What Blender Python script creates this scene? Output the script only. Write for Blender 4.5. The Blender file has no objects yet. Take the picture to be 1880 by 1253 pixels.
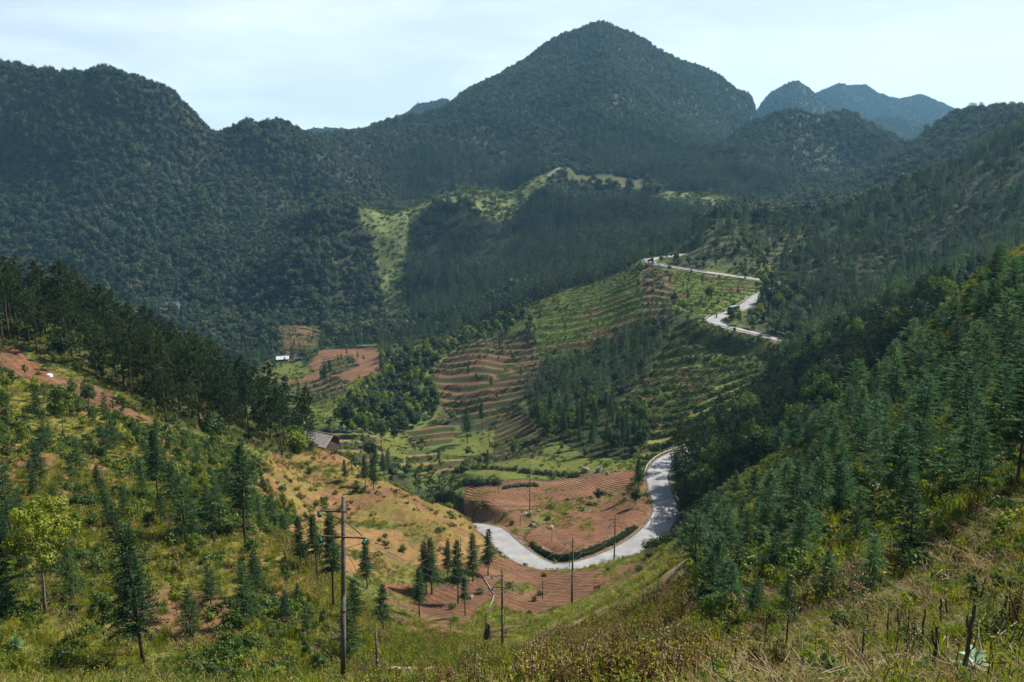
import bpy, math, random
import numpy as np
from mathutils import Vector, Matrix, Quaternion
R = math.radians
scene = bpy.context.scene
COL = scene.collection

# ---------------------------------------------------------------- camera
cam_d = bpy.data.cameras.new('camera'); cam = bpy.data.objects.new('camera', cam_d); COL.objects.link(cam)
cam.location = (0, 0, 0); cam.rotation_euler = (math.pi/2-math.atan(326.5/1475.0), 0, 0)
cam_d.sensor_width = 36.0; cam_d.lens = 36.0*1475.0/1880.0
cam_d.clip_start = .1; cam_d.clip_end = 12000
scene.camera = cam

# ---------------------------------------------------------------- sky, sun, exposure
SUN_AZ, SUN_EL = 62.0, 47.0
world = bpy.data.worlds.new('World'); scene.world = world; world.use_nodes = True
def build_world():
    nt = world.node_tree; nt.nodes.clear(); N = nt.nodes.new; Lk = nt.links.new
    out = N('ShaderNodeOutputWorld'); bg = N('ShaderNodeBackground'); Lk(bg.outputs[0], out.inputs[0])
    sky = N('ShaderNodeTexSky'); sky.sky_type = 'NISHITA'; sky.sun_disc = False
    sky.sun_elevation = R(SUN_EL); sky.sun_rotation = R(SUN_AZ); sky.air_density = 1.0; sky.dust_density = 1.5; sky.ozone_density = 1.5
    geo = N('ShaderNodeTexCoord'); mp = N('ShaderNodeMapping'); Lk(geo.outputs['Generated'], mp.inputs[0])
    mp.inputs['Scale'].default_value = (1.2, 1.2, 5.5); mp.inputs['Rotation'].default_value = (.05, .12, .4)
    no = N('ShaderNodeTexNoise'); no.inputs['Scale'].default_value = 2.3; no.inputs['Detail'].default_value = 8; no.inputs['Roughness'].default_value = .6
    Lk(mp.outputs[0], no.inputs['Vector'])
    cr = N('ShaderNodeMapRange'); cr.inputs[1].default_value = .42; cr.inputs[2].default_value = .8
    cr.inputs[3].default_value = -.30; cr.inputs[4].default_value = .45
    Lk(no.outputs['Fac'], cr.inputs[0])
    sp = N('ShaderNodeSeparateXYZ'); Lk(geo.outputs['Generated'], sp.inputs[0])
    el = N('ShaderNodeMapRange'); el.inputs[1].default_value = 0; el.inputs[2].default_value = .75; el.inputs[3].default_value = .78; el.inputs[4].default_value = .12   # the veil thins towards the zenith
    Lk(sp.outputs['Z'], el.inputs[0])
    sc = N('ShaderNodeMath'); sc.operation = 'MULTIPLY_ADD'; sc.use_clamp = True; Lk(cr.outputs[0], sc.inputs[0]); Lk(el.outputs[0], sc.inputs[1]); Lk(el.outputs[0], sc.inputs[2])
    mx = N('ShaderNodeMix'); mx.data_type = 'RGBA'
    Lk(sc.outputs[0], mx.inputs[0]); Lk(sky.outputs[0], mx.inputs[6]); mx.inputs[7].default_value = (9.0, 10.3, 11.6, 1)   # thin high veil
    Lk(mx.outputs[2], bg.inputs[0]); bg.inputs[1].default_value = .056
build_world()
sun_d = bpy.data.lights.new('sun', 'SUN'); sun = bpy.data.objects.new('sun', sun_d); COL.objects.link(sun)
sun_d.energy = 5.0; sun_d.angle = R(.5); sun_d.color = (1, .93, .82)
_sv = Vector((math.sin(R(SUN_AZ))*math.cos(R(SUN_EL)), math.cos(R(SUN_AZ))*math.cos(R(SUN_EL)), math.sin(R(SUN_EL))))
sun.rotation_euler = _sv.to_track_quat('Z', 'Y').to_euler(); sun.location = _sv*600
scene.view_settings.view_transform = 'Standard'; scene.view_settings.look = 'None'
scene.view_settings.exposure = 1.12; scene.view_settings.gamma = 1; scene.view_settings.use_curve_mapping = False
scene.render.engine = 'CYCLES'
scene.cycles.max_bounces = 6; scene.cycles.transparent_max_bounces = 4; scene.cycles.volume_bounces = 0
scene.cycles.diffuse_bounces = 3; scene.cycles.glossy_bounces = 1; scene.cycles.transmission_bounces = 3
scene.cycles.use_denoising = True
scene.cycles.denoiser = 'OPENIMAGEDENOISE'; scene.cycles.denoising_prefilter = 'ACCURATE'
scene.cycles.caustics_reflective = False; scene.cycles.caustics_refractive = False
HAZE_DENSITY = .000085
# ------------------------------------------------------------------ terrain
rng = np.random.default_rng(7)
F_PX = 1475.0; PITCH = math.atan(326.5/F_PX)
CP, SP = math.cos(PITCH), math.sin(PITCH)
def at(u, v, Y):
    """the place in the valley that a surveyed sighting (u, v) meets at Y metres north of the viewpoint"""
    e = (626.5-v)/F_PX; a = (u-940.0)/F_PX
    t = Y/(CP+e*SP)
    return (t*a, Y, t*(-SP+e*CP))
def sight(X, Y, Z):
    d = np.maximum(Y*CP-Z*SP, .01)
    return 940.0+F_PX*X/d, 626.5-F_PX*(Y*SP+Z*CP)/d
LINES = [  # break lines of the relief, front to back: (u, v, Y)
 [(-300,1253,33),(0,1253,36),(200,1253,38),(450,1253,39),(630,1253,42),(800,1253,40),(950,1253,34),(1100,1253,28),(1300,1253,22),(1500,1253,17),(1700,1253,14),(1880,1253,12),(2200,1253,11)],
 [(-300,1100,42),(0,1100,46),(200,1120,48),(400,1130,50),(600,1170,50),(700,1215,50),(800,1215,52),(950,1215,50),(1050,1190,50),(1200,1170,42),(1300,1140,38),(1500,1050,36),(1700,980,34),(1880,920,30),(2200,850,27)],
 [(-300,950,54),(0,950,62),(200,950,66),(350,960,68),(480,985,70),(560,1040,66),(640,1110,62),(720,1190,58),(800,1195,63),(920,1190,78),(1050,1145,80),(1200,1085,66),(1300,1030,60),(1400,1000,56),(1550,920,54),(1700,850,54),(1880,780,50),(2200,700,45)],
 [(-300,830,72),(0,830,82),(200,850,88),(350,880,90),(480,940,96),(560,1010,98),(640,1080,90),(720,1150,82),(800,1165,82),(920,1165,88),(1050,1110,102),(1130,1070,108),(1200,1030,104),(1300,970,94),(1400,920,88),(1550,830,82),(1700,740,82),(1880,650,80),(2200,550,75)],
 [(-300,700,98),(0,700,112),(150,720,116),(300,780,119),(450,860,122),(560,930,124),(650,1010,114),(720,1090,104),(800,1110,104),(900,1090,110),(1000,1075,117),(1100,1050,120),(1200,1010,130),(1260,970,132),(1350,890,124),(1450,825,120),(1600,700,118),(1700,610,122),(1880,455,130),(2200,350,130)],
 [(-300,565,135),(0,590,150),(100,600,153),(200,640,158),(300,690,161),(400,745,164),(500,785,170),(560,800,172),(650,850,160),(750,905,145),(820,933,142),(870,956,145),(893,964,147),(908,988,143.5),(940,1022,133),(1000,1040,128.5),(1050,1041,127.5),(1100,1030,130),(1150,1012,136),(1190,994,145),(1250,955,152),(1350,900,150),(1450,840,150),(1600,720,148),(1750,600,150),(1880,480,158),(2200,370,160)],
 [(-300,700,205),(0,720,200),(200,760,200),(400,840,200),(560,880,200),(650,900,190),(750,930,175),(850,945,165),(900,930,168),(1000,950,163),(1080,965,156),(1190,900,170),(1250,850,190),(1300,850,184),(1350,840,182),(1450,780,186),(1600,670,185),(1750,570,190),(1880,475,200),(2200,400,200)],
 [(-300,800,280),(0,800,280),(200,800,280),(400,820,270),(520,800,265),(600,800,262),(680,830,240),(750,860,225),(900,880,200),(1000,870,205),(1100,850,210),(1200,832,213),(1300,770,222),(1400,710,232),(1500,645,245),(1600,590,255),(1700,545,268),(1880,470,290),(2200,420,290)],
 [(-300,750,380),(0,750,380),(400,720,380),(480,700,420),(560,720,380),(640,740,330),(740,790,290),(820,780,290),(900,800,262),(1000,790,245),(1100,770,250),(1200,730,262),(1300,680,275),(1380,655,280),(1450,645,285),(1550,590,300),(1700,530,330),(1880,455,350),(2200,380,350)],
 [(-300,680,500),(0,680,500),(400,680,480),(520,650,490),(600,650,470),(700,660,420),(800,655,390),(900,625,395),(1000,660,340),(1100,640,330),(1200,620,315),(1280,600,306),(1340,603,299),(1400,617,293),(1450,612,305),(1550,540,340),(1650,500,370),(1880,420,400),(2200,330,400)],
 [(-300,580,600),(0,600,600),(300,585,600),(400,610,590),(520,600,560),(620,620,540),(700,620,520),(800,610,470),(900,590,450),(1000,545,440),(1100,520,430),(1200,490,412),(1300,505,395),(1390,518,372),(1450,500,390),(1550,450,420),(1700,390,440),(1880,325,460),(2200,250,460)],
 [(-300,480,700),(0,500,720),(300,560,640),(400,580,640),(520,590,600),(620,600,600),(700,590,600),(800,575,560),(900,555,530),(1000,520,520),(1100,495,500),(1200,468,475),(1260,440,480),(1330,400,500),(1400,415,500),(1500,405,500),(1600,372,510),(1700,325,515),(1760,305,520),(1880,245,530),(2200,160,530)],
 [(-300,400,800),(0,400,800),(200,430,760),(350,500,700),(450,500,690),(550,480,660),(650,470,680),(750,480,690),(900,470,680),(1000,450,680),(1100,430,660),(1200,430,620),(1300,420,600),(1400,390,640),(1500,388,650),(1600,385,620),(1700,370,620),(1880,300,640),(2200,250,640)],
 [(-300,330,850),(0,330,850),(200,340,830),(400,390,830),(500,420,800),(560,410,760),(600,375,740),(650,368,740),(720,390,745),(760,380,760),(850,350,780),(930,365,800),(1000,325,820),(1100,335,800),(1200,345,780),(1300,355,780),(1400,355,800),(1500,362,800),(1560,350,800),(1650,300,800),(1750,262,800),(1880,215,820),(2200,150,820)],
 [(-300,230,880),(0,230,880),(200,230,880),(350,300,900),(450,320,920),(550,360,900),(600,385,850),(650,380,850),(750,390,850),(850,370,870),(930,360,880),(1000,300,900),(1100,300,900),(1200,310,900),(1300,300,900),(1400,310,900),(1500,330,950),(1560,335,950),(1650,285,900),(1750,228,900),(1880,190,920),(2200,140,920)],
 [(-300,150,900),(0,128,930),(100,142,930),(150,140,930),(190,128,925),(240,134,925),(280,143,930),(300,150,935),(340,185,945),(400,234,960),(430,225,970),(455,215,975),(480,224,980),(510,227,990),(540,240,1000),(570,250,1010),(650,300,1000),(750,310,1000),(850,290,1020),(950,250,1080),(1050,230,1080),(1100,215,1080),(1200,245,1050),(1300,280,1020),(1370,235,1100),(1450,215,1100),(1500,222,1100),(1550,222,1110),(1600,245,1100),(1640,270,1080),(1700,300,1050),(1880,300,1100),(2200,300,1100)],
 [(-300,260,1150),(0,200,1150),(400,270,1150),(560,262,1150),(650,247,1150),(750,240,1150),(850,200,1200),(950,160,1250),(1050,110,1300),(1100,95,1300),(1200,180,1300),(1300,240,1300),(1400,300,1300),(1500,300,1400),(1600,300,1400),(1700,300,1400),(1880,300,1400),(2200,300,1400)],
 [(-300,300,1400),(0,300,1400),(400,300,1400),(560,265,1400),(640,258,1400),(700,235,1400),(760,210,1400),(830,190,1400),(850,177,1400),(900,150,1420),(950,120,1440),(1000,90,1460),(1040,64,1470),(1080,48,1480),(1100,44,1480),(1130,54,1490),(1200,87,1550),(1250,112,1580),(1300,137,1600),(1350,167,1620),(1378,188,1640),(1392,240,1640),(1410,290,1600),(1880,300,1600),(2200,300,1600)],
 [(-300,300,1900),(600,300,1900),(1880,300,1900),(2200,300,1900)],
 [(-300,320,2300),(500,320,2300),(560,246,2300),(600,242,2300),(650,245,2300),(700,236,2300),(740,215,2300),(780,197,2300),(820,189,2300),(860,260,2300),(1300,280,2300),(1380,225,2300),(1395,200,2300),(1425,165,2300),(1462,149,2300),(1482,160,2300),(1510,185,2300),(1550,212,2300),(1600,225,2300),(1640,222,2300),(1680,228,2300),(1730,250,2300),(1880,300,2300),(2200,300,2300)],
 [(-300,300,2600),(1880,260,2600),(2200,300,2600)],
 [(-300,320,2900),(1300,310,2900),(1440,240,2900),(1480,190,2900),(1510,167,2900),(1545,159,2900),(1585,162,2900),(1620,180,2900),(1650,187,2900),(1690,180,2900),(1725,178,2900),(1750,190,2900),(1780,206,2900),(1880,260,2900),(2200,300,2900)],
 [(-300,310,3600),(2200,310,3600)],
 [(-300,302,4300),(2200,302,4300)],
]
def pchip(x, y, xq):
    h = np.diff(x); dl = np.diff(y)/h
    m = np.zeros_like(y)
    w1 = 2*h[1:]+h[:-1]; w2 = h[1:]+2*h[:-1]
    with np.errstate(divide='ignore', invalid='ignore'):
        mi = (w1+w2)/(w1/dl[:-1]+w2/dl[1:])
    m[1:-1] = np.where(dl[:-1]*dl[1:] > 0, mi, 0); m[0] = dl[0]; m[-1] = dl[-1]
    i = np.clip(np.searchsorted(x, xq)-1, 0, len(x)-2)
    t = np.clip((xq-x[i])/h[i], 0, 1)
    return ((2*t**3-3*t**2+1)*y[i]+(t**3-2*t**2+t)*h[i]*m[i]+(-2*t**3+3*t**2)*y[i+1]+(t**3-t**2)*h[i]*m[i+1])

# value noise (deterministic, numpy)
_perm = np.random.default_rng(3).permutation(4096)
_val = np.random.default_rng(5).random(4096)*2-1
def vnoise(x, y):
    xi = np.floor(x).astype(np.int64); yi = np.floor(y).astype(np.int64)
    fx = x-xi; fy = y-yi; fx = fx*fx*(3-2*fx); fy = fy*fy*(3-2*fy)
    def h(a, b): return _val[_perm[(_perm[a & 4095]+b) & 4095]]
    return (h(xi, yi)*(1-fx)+h(xi+1, yi)*fx)*(1-fy)+(h(xi, yi+1)*(1-fx)+h(xi+1, yi+1)*fx)*fy
def fbm(x, y, sc, octv=4, gain=.5):
    r = 0; a = 1; tot = 0
    for k in range(octv):
        r = r+a*vnoise(x/sc+17.3*k, y/sc-9.1*k); tot += a; a *= gain; sc /= 2.03
    return r/tot
def sstep(a, b, x):
    t = np.clip((x-a)/(b-a), 0, 1); return t*t*(3-2*t)

TH_MAX = math.radians(40)
NF = 540
_th = np.concatenate([np.linspace(-math.pi, -math.radians(50), 30)[:-1], np.linspace(-math.radians(50), -TH_MAX, 8)[:-1],
                      np.linspace(-TH_MAX, TH_MAX, NF), np.linspace(TH_MAX, math.radians(50), 8)[1:], np.linspace(math.radians(50), math.pi, 30)[1:]])
_rr = np.concatenate([np.linspace(.4, 12, 24)[:-1], np.geomspace(12, 60, 130)[:-1], np.geomspace(60, 150, 170)[:-1],
                      np.linspace(150, 520, 440)[:-1], np.geomspace(520, 1700, 230)[:-1], np.geomspace(1700, 4200, 60)])
TH, RR = np.meshgrid(_th, _rr, indexing='ij')
def build_base():
    knots = []
    for L in LINES:
        s = []; ly = []; q = []
        for (u, v, Y) in L:
            X, Yy, Z = at(u, v, Y); s.append(X/Y); ly.append(math.log(Y)); q.append(Z/Y)
        knots.append((np.array(s), np.array(ly), np.array(q)))
    H = np.zeros_like(TH)
    lim = math.radians(44)
    cache = {}
    for i, th in enumerate(_th):
        te = max(-lim, min(lim, th))
        s = math.tan(te)
        kx = [math.log(.3), math.log(2.5)]; kz = [-1.62/.3, -2.05/2.5]
        for (ss, ly, q) in knots:
            sq = np.array([min(max(s, ss[0]), ss[-1])])
            kx.append(float(pchip(ss, ly, sq)[0])); kz.append(float(pchip(ss, q, sq)[0]))
        for k in range(1, len(kx)): kx[k] = max(kx[k], kx[k-1]+.012)
        ye = _rr*math.cos(te)
        # interpolate height itself so the ground under foot stays smooth
        zz = np.array(kz)
        H[i] = pchip(np.array(kx), zz, np.log(ye))*ye
    # join the two flanks behind the viewpoint
    iL = int(np.argmin(abs(_th+math.radians(50)))); iR = int(np.argmin(abs(_th-math.radians(50))))
    for i, th in enumerate(_th):
        if th < -math.radians(50):
            w = .5*sstep(math.radians(50), math.pi, -th); H[i] = H[iL]*(1-w)+H[iR]*w
        elif th > math.radians(50):
            w = .5*sstep(math.radians(50), math.pi, th); H[i] = H[iR]*(1-w)+H[iL]*w
    return H
H = build_base()
GX = RR*np.sin(TH); GY = RR*np.cos(TH)
U0, V0 = sight(GX, GY, H)

def inpoly(u, v, poly):
    u = np.asarray(u); v = np.asarray(v); ins = np.zeros(u.shape, bool); n = len(poly); j = n-1
    for i in range(n):
        xi, yi = poly[i]; xj, yj = poly[j]
        c = ((yi > v) != (yj > v)) & (u < (xj-xi)*(v-yi)/((yj-yi) or 1e-9)+xi)
        ins ^= c; j = i
    return ins

# the road, surveyed along its centre line
ROAD_A = [(790,965,188),(845,962,169),(880,967,157.5),(905,975,150),(930,999,144),(960,1022,139),(1000,1043,134.5),(1050,1045,133),(1100,1033,135.5),(1150,1012,141),(1190,985,147),(1213,960,153),(1222,930,161),(1212,900,169),(1207,870,179),(1222,848,188),(1250,834,196),(1300,815,206),(1370,790,216)]
ROAD_B = [(1560,652,292),(1500,641,287),(1450,628,286),(1400,616,290),(1350,604,296),(1320,596,301),(1309,589,308),(1318,582,315),(1340,575,322),(1362,565,330),(1378,555,338),(1390,545,346),(1420,532,358),(1440,522,368),(1420,516,376),(1390,513,382),(1340,506,390),(1290,499,398),(1240,491,407),(1205,485,414),(1193,480,421),(1200,475,430),(1225,472,440),(1260,466,450)]
ROAD_C = [(1470,392,690),(1510,389,700),(1545,386,712),(1575,382,725)]
ROAD_D = [(1008,325,815),(1014,318,822),(1024,311,830),(1034,307,838)]
ROAD_E = [(1075,335,800),(1110,337,797),(1150,343,788),(1200,349,782),(1290,357,776)]
def catmull(pts, n=8):
    P = [pts[0]]+pts+[pts[-1]]; out = []
    for i in range(1, len(P)-2):
        p0, p1, p2, p3 = (np.array(P[i+k]) for k in (-1, 0, 1, 2))
        for k in range(n):
            t = k/n
            out.append(.5*((2*p1)+(-p0+p2)*t+(2*p0-5*p1+4*p2-p3)*t*t+(-p0+3*p1-3*p2+p3)*t**3))
    out.append(np.array(pts[-1], float)); return np.array(out)
def road_path(sights, n=8):
    P = catmull([at(*s) for s in sights], n)
    z = P[:, 2].copy()
    for _ in range(12): z[1:-1] = (z[:-2]+2*z[1:-1]+z[2:])/4
    P[:, 2] = z; return P
def near_path(X, Y, P):
    """distance to, height of and position along a path for points"""
    best = np.full(X.shape, 1e9); zz = np.zeros(X.shape); side = np.zeros(X.shape)
    for a, b in zip(P[:-1], P[1:]):
        d = b[:2]-a[:2]; L2 = d@d+1e-9
        t = np.clip(((X-a[0])*d[0]+(Y-a[1])*d[1])/L2, 0, 1)
        dx = X-(a[0]+t*d[0]); dy = Y-(a[1]+t*d[1]); dd = np.hypot(dx, dy)
        m = dd < best
        best = np.where(m, dd, best); zz = np.where(m, a[2]+t*(b[2]-a[2]), zz)
        side = np.where(m, np.sign(d[0]*dy-d[1]*dx), side)
    return best, zz, side
PATHS = {'A': (road_path(ROAD_A), 2.6), 'B': (road_path(ROAD_B), 2.8), 'C': (road_path(ROAD_C), 4.0), 'D': (road_path(ROAD_D), 2.6), 'E': (road_path(ROAD_E), 1.8)}

# ---- zones: (kind, polygon in sightings, nearest Y, farthest Y)
ZONES = [
 ('asphalt_side', [(0,0)], 9e9, 9e9),
 # far
 ('redterr_far', [(1040,308),(1185,312),(1185,338),(1140,340),(1060,334),(1030,320)], 700, 950),
 ('grassy_far', [(650,370),(700,364),(748,384),(752,430),(745,470),(745,560),(760,600),(698,600),(700,520),(688,470),(672,420)], 560, 800),
 ('grassy_far', [(740,388),(800,360),(850,348),(930,352),(1000,322),(1040,312),(1000,345),(960,400),(900,412),(860,380),(800,378),(750,400)], 560, 900),
 ('conifer_far', [(728,440),(800,392),(870,400),(940,412),(1000,358),(1060,360),(1240,376),(1300,410),(1240,460),(1170,485),(1100,520),(1000,560),(900,590),(800,600),(745,590)], 440, 830),
 ('conifer_far', [(1050,300),(1100,250),(1200,240),(1300,270),(1440,300),(1460,350),(1420,372),(1200,345),(1190,315)], 740, 1060),
 ('conifer_far', [(700,300),(840,250),(900,300),(1000,300),(960,345),(840,345),(720,380)], 800, 1060),
 ('field_far', [(1440,372),(1500,372),(1515,400),(1450,408)], 600, 760),
 ('grassy_far', [(1130,345),(1300,352),(1400,372),(1300,385),(1160,362)], 700, 800),
 # middle distance
 ('mound_far', [(1245,440),(1270,415),(1330,385),(1440,395),(1475,430),(1460,470),(1390,500),(1250,475)], 430, 640),
 ('greenterr', [(1234,500),(1300,504),(1392,516),(1385,545),(1360,560),(1330,575),(1280,580),(1236,560)], 310, 415),
 ('redterr', [(1180,490),(1236,500),(1236,585),(1200,590),(1178,560)], 300, 425),
 ('greenterr', [(1010,530),(1100,508),(1172,500),(1178,560),(1200,580),(1160,600),(1100,640),(1020,660),(978,650),(984,600),(975,560)], 310, 480),
 ('redterr', [(838,640),(950,608),(982,620),(1000,660),(990,700),(940,760),(870,775),(820,760),(790,720),(788,680)], 240, 440),
 ('redterr', [(512,600),(590,602),(592,640),(560,660),(512,650)], 440, 600),
 ('grass', [(484,664),(550,662),(585,680),(540,700),(488,690)], 360, 560),
 ('redterr2', [(590,655),(640,650),(660,672),(620,690),(585,690)], 330, 560),
 ('plough', [(585,645),(690,640),(700,680),(640,700),(600,690),(575,700),(480,700),(480,684),(560,680)], 330, 560),
 ('redterr2', [(520,700),(640,690),(630,720),(590,740),(540,720)], 300, 560),
 ('grass', [(548,720),(640,690),(700,680),(640,730),(610,780),(560,790)], 230, 480),
 ('bushslope', [(600,760),(640,700),(700,670),(820,630),(980,555),(1180,495),(1182,505),(1010,530),(940,600),(838,640),(790,690),(800,760),(760,790),(700,800),(640,800)], 220, 480),
 ('forestclump', [(1180,500),(1200,560),(1240,590),(1215,640),(1190,690),(1140,740),(1110,770),(1180,780),(1190,830),(1130,842),(1080,835),(990,800),(965,740),(1000,660),(1100,630),(1170,590)], 200, 420),
 ('bushterr', [(1120,760),(1200,660),(1240,600),(1290,585),(1320,600),(1400,625),(1445,640),(1420,680),(1330,690),(1300,720),(1240,790),(1180,790)], 215, 320),
 ('grassterr', [(1180,790),(1240,790),(1300,715),(1330,690),(1420,680),(1440,700),(1300,800),(1235,842),(1190,848),(1160,838)], 190, 300),
 ('field_red_small', [(760,765),(815,765),(840,800),(820,815),(740,818)], 220, 330),
 ('grass', [(820,815),(880,795),(905,790),(900,830),(850,838),(815,838)], 205, 330),
 ('redterr3', [(880,800),(950,745),(985,790),(1005,810),(990,838),(930,845),(860,850)], 200, 330),
 ('grass', [(700,780),(760,800),(740,850),(700,830)], 200, 330),
 ('mixfield', [(560,790),(640,790),(760,790),(860,850),(850,870),(760,870),(640,840)], 172, 330),
 ('grass', [(845,855),(1000,838),(1080,840),(1190,838),(1185,860),(1100,868),(1000,880),(900,878),(850,870)], 176, 260),
 ('plough', [(850,890),(870,882),(1000,882),(1100,868),(1168,862),(1165,885),(1120,905),(1040,920),(1000,935),(930,948),(862,942),(850,925)], 150, 230),
 ('plough', [(960,985),(1000,965),(1060,945),(1130,935),(1182,935),(1190,955),(1170,985),(1100,1010),(1040,1020),(990,1010)], 136, 185),
 ('soilmix', [(850,940),(1000,930),(1120,905),(1190,880),(1196,940),(1180,990),(1050,1026),(960,1010),(900,965)], 136, 200),
 # right hand slope
 ('darkforest', [(1235,960),(1245,840),(1300,700),(1360,640),(1460,600),(1600,510),(1720,490),(1800,450),(1700,620),(1500,800),(1350,900)], 140, 300),
 ('conifer_right', [(1380,560),(1450,470),(1540,420),(1640,370),(1760,310),(1880,230),(1880,480),(1700,560),(1550,600),(1440,620)], 280, 620),
 # left spur
 ('soil', [(0,640),(40,640),(100,690),(160,700),(220,730),(260,760),(240,775),(170,740),(100,720),(0,672)], 100, 172),
 ('leftforest', [(-400,400),(150,400),(330,560),(480,690),(560,780),(580,830),(520,835),(420,810),(300,770),(230,720),(150,680),(40,640),(-400,620)], 105, 185),
 ('dryslope', [(470,850),(560,800),(620,800),(700,850),(780,890),(880,955),(910,985),(800,985),(720,960),(640,960),(560,960),(490,920)], 96, 186),
 ('soilbush', [(520,960),(900,985),(905,1010),(860,1040),(740,1060),(640,1060),(540,1020)], 84, 165),
 ('soil', [(700,1075),(760,1080),(880,1060),(905,1100),(880,1120),(850,1160),(780,1165),(720,1150)], 66, 140),
 ('soil', [(890,1012),(960,1032),(1030,1052),(1130,1040),(1240,1002),(1290,1010),(1220,1040),(1100,1080),(1040,1112),(960,1132),(900,1100),(870,1050)], 80, 146),
 ('track', [(975,1180),(1060,1135),(1150,1095),(1260,1035),(1300,1005),(1310,1020),(1230,1080),(1110,1140),(1000,1195)], 50, 140),
 ('lightgrass', [(900,1120),(1060,1100),(1180,1040),(1330,960),(1420,885),(1440,905),(1300,1020),(1100,1140),(980,1190),(880,1190),(820,1160)], 60, 140),
 ('drystalk', [(960,1253),(980,1205),(1100,1140),(1250,1080),(1290,1120),(1290,1200),(1260,1260),(1240,1400),(900,1400)], 15, 80),
 ('weedfield', [(700,1180),(780,1160),(960,1180),(960,1215),(900,1235),(740,1235),(690,1215)], 40, 90),
 ('lightgrass', [(480,975),(560,1010),(640,1080),(730,1170),(700,1235),(600,1160),(540,1100),(470,1020)], 44, 90),
 ('straw', [(1230,1260),(1300,1180),(1420,1100),(1640,1010),(1900,880),(2400,800),(2400,1500),(1200,1500)], 3, 60),
 ('rightslope', [(1240,960),(1330,850),(1500,740),(1700,560),(1880,420),(2400,300),(2400,900),(1880,920),(1640,1020),(1300,1190),(1280,1100)], 28, 150),
 ('lightgrass', [(600,1235),(960,1225),(960,1500),(600,1500)], 20, 60),
 ('leftslope', [(-500,560),(130,680),(300,780),(480,850),(560,960),(600,1060),(720,1190),(650,1500),(-500,1500)], 20, 130),
]
ZONES = ZONES[1:]
ZID = {}
for z in ZONES: ZID.setdefault(z[0], len(ZID)+1)
def zone_at(X, Y, Z, wob=1.0):
    u, v = sight(X, Y, Z)
    w = wob*np.clip(330.0/np.maximum(Y, 40), 1.1, 5)
    u = u+w*4*fbm(X, Y, 9+Y*.02, 3); v = v+w*2*fbm(X+300, Y, 9+Y*.02, 3)
    out = np.zeros(X.shape, int)
    for name, poly, y0, y1 in reversed(ZONES):
        m = (Y > y0) & (Y < y1)
        if not m.any(): continue
        ii = np.where(m); k = inpoly(u[ii], v[ii], poly)
        o = out[ii]; o[k] = ZID[name]; out[ii] = o
    return out

_front = (GY > 0)
ZN = np.where(_front, zone_at(GX, np.maximum(GY, .1), H), 0)
# relief noise: gullies and spurs on the far hills, hummocks nearby
_far = sstep(450, 760, RR)
_rid = 1-2*np.abs(fbm(GX+200, GY*.6-90, 150, 3))
H += _far*(fbm(GX, GY, 130, 4)*7+fbm(GX+900, GY, 40, 3)*3.5+(_rid-.62)*9*RR/1000)
H += (1-_far)*sstep(30, 200, RR)*fbm(GX, GY, 30, 4)*1.1*(1-_far)
H += sstep(8, 30, RR)*(1-sstep(120, 260, RR))*(fbm(GX, GY, 5, 3)*.45+fbm(GX, GY, 1.6, 2)*.12)
# terraces
TFR = np.full(H.shape, .5)
def terrace(names, w, h, hard=.6, wob=5, bend=0, back=.2, sk=0):
    """benches w metres wide with banks h metres high, following the hill's broad curve"""
    global H
    m = np.isin(ZN, [ZID[n] for n in names]); xm = GX[m].mean(); ym = GY[m].mean()
    ph = (GY-bend*(GX-xm)**2+wob*fbm(GX, GY, 60, 2)+wob*.35*fbm(GX+80, GY, 16, 3)+sk*(GX-xm))/w
    # some benches run out or split
    ph = ph+.5*sstep(-.02, .02, fbm(GX*.6, GY*2.2, 38, 2))*sstep(.0, .05, fbm(GX+500, GY, 30, 2))
    f = ph-np.floor(ph); st = h*(-back*f+(1+back)*sstep(hard, 1, f))-h*f
    H = np.where(m, H+st, H); TFR[m] = f[m]
terrace(['redterr'], 9.0, 1.5, .50, 6, -.0012, .2, .62)
terrace(['redterr_far'], 22, 2.6, .6, 8)
terrace(['greenterr'], 8.5, 1.8, .5, 6, .0004, .2, .75)
terrace(['redterr2'], 12, 1.3, .55, 6)
terrace(['redterr3'], 5.5, 1.1, .55, 4, .004)
terrace(['field_red_small', 'mixfield'], 12, 1.3, .7, 6)
terrace(['grassterr'], 11, 1.7, .72, 4, .004, .1)
terrace(['bushterr'], 7.0, 1.9, .5, 2.5, .006, .2, .25)
# dry slope: small furrowed ledges
m_ = ZN == ZID['dryslope']
_lz = H*1.0+.5*fbm(GX, GY, 7, 3); _lf = _lz/.8-np.floor(_lz/.8)
H = np.where(m_, H+.22*np.abs(vnoise(GX/1.3, GY/.8))+.35*(sstep(.5, 1, _lf)-_lf)+.5*fbm(GX, GY, 6, 3), H)
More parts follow.
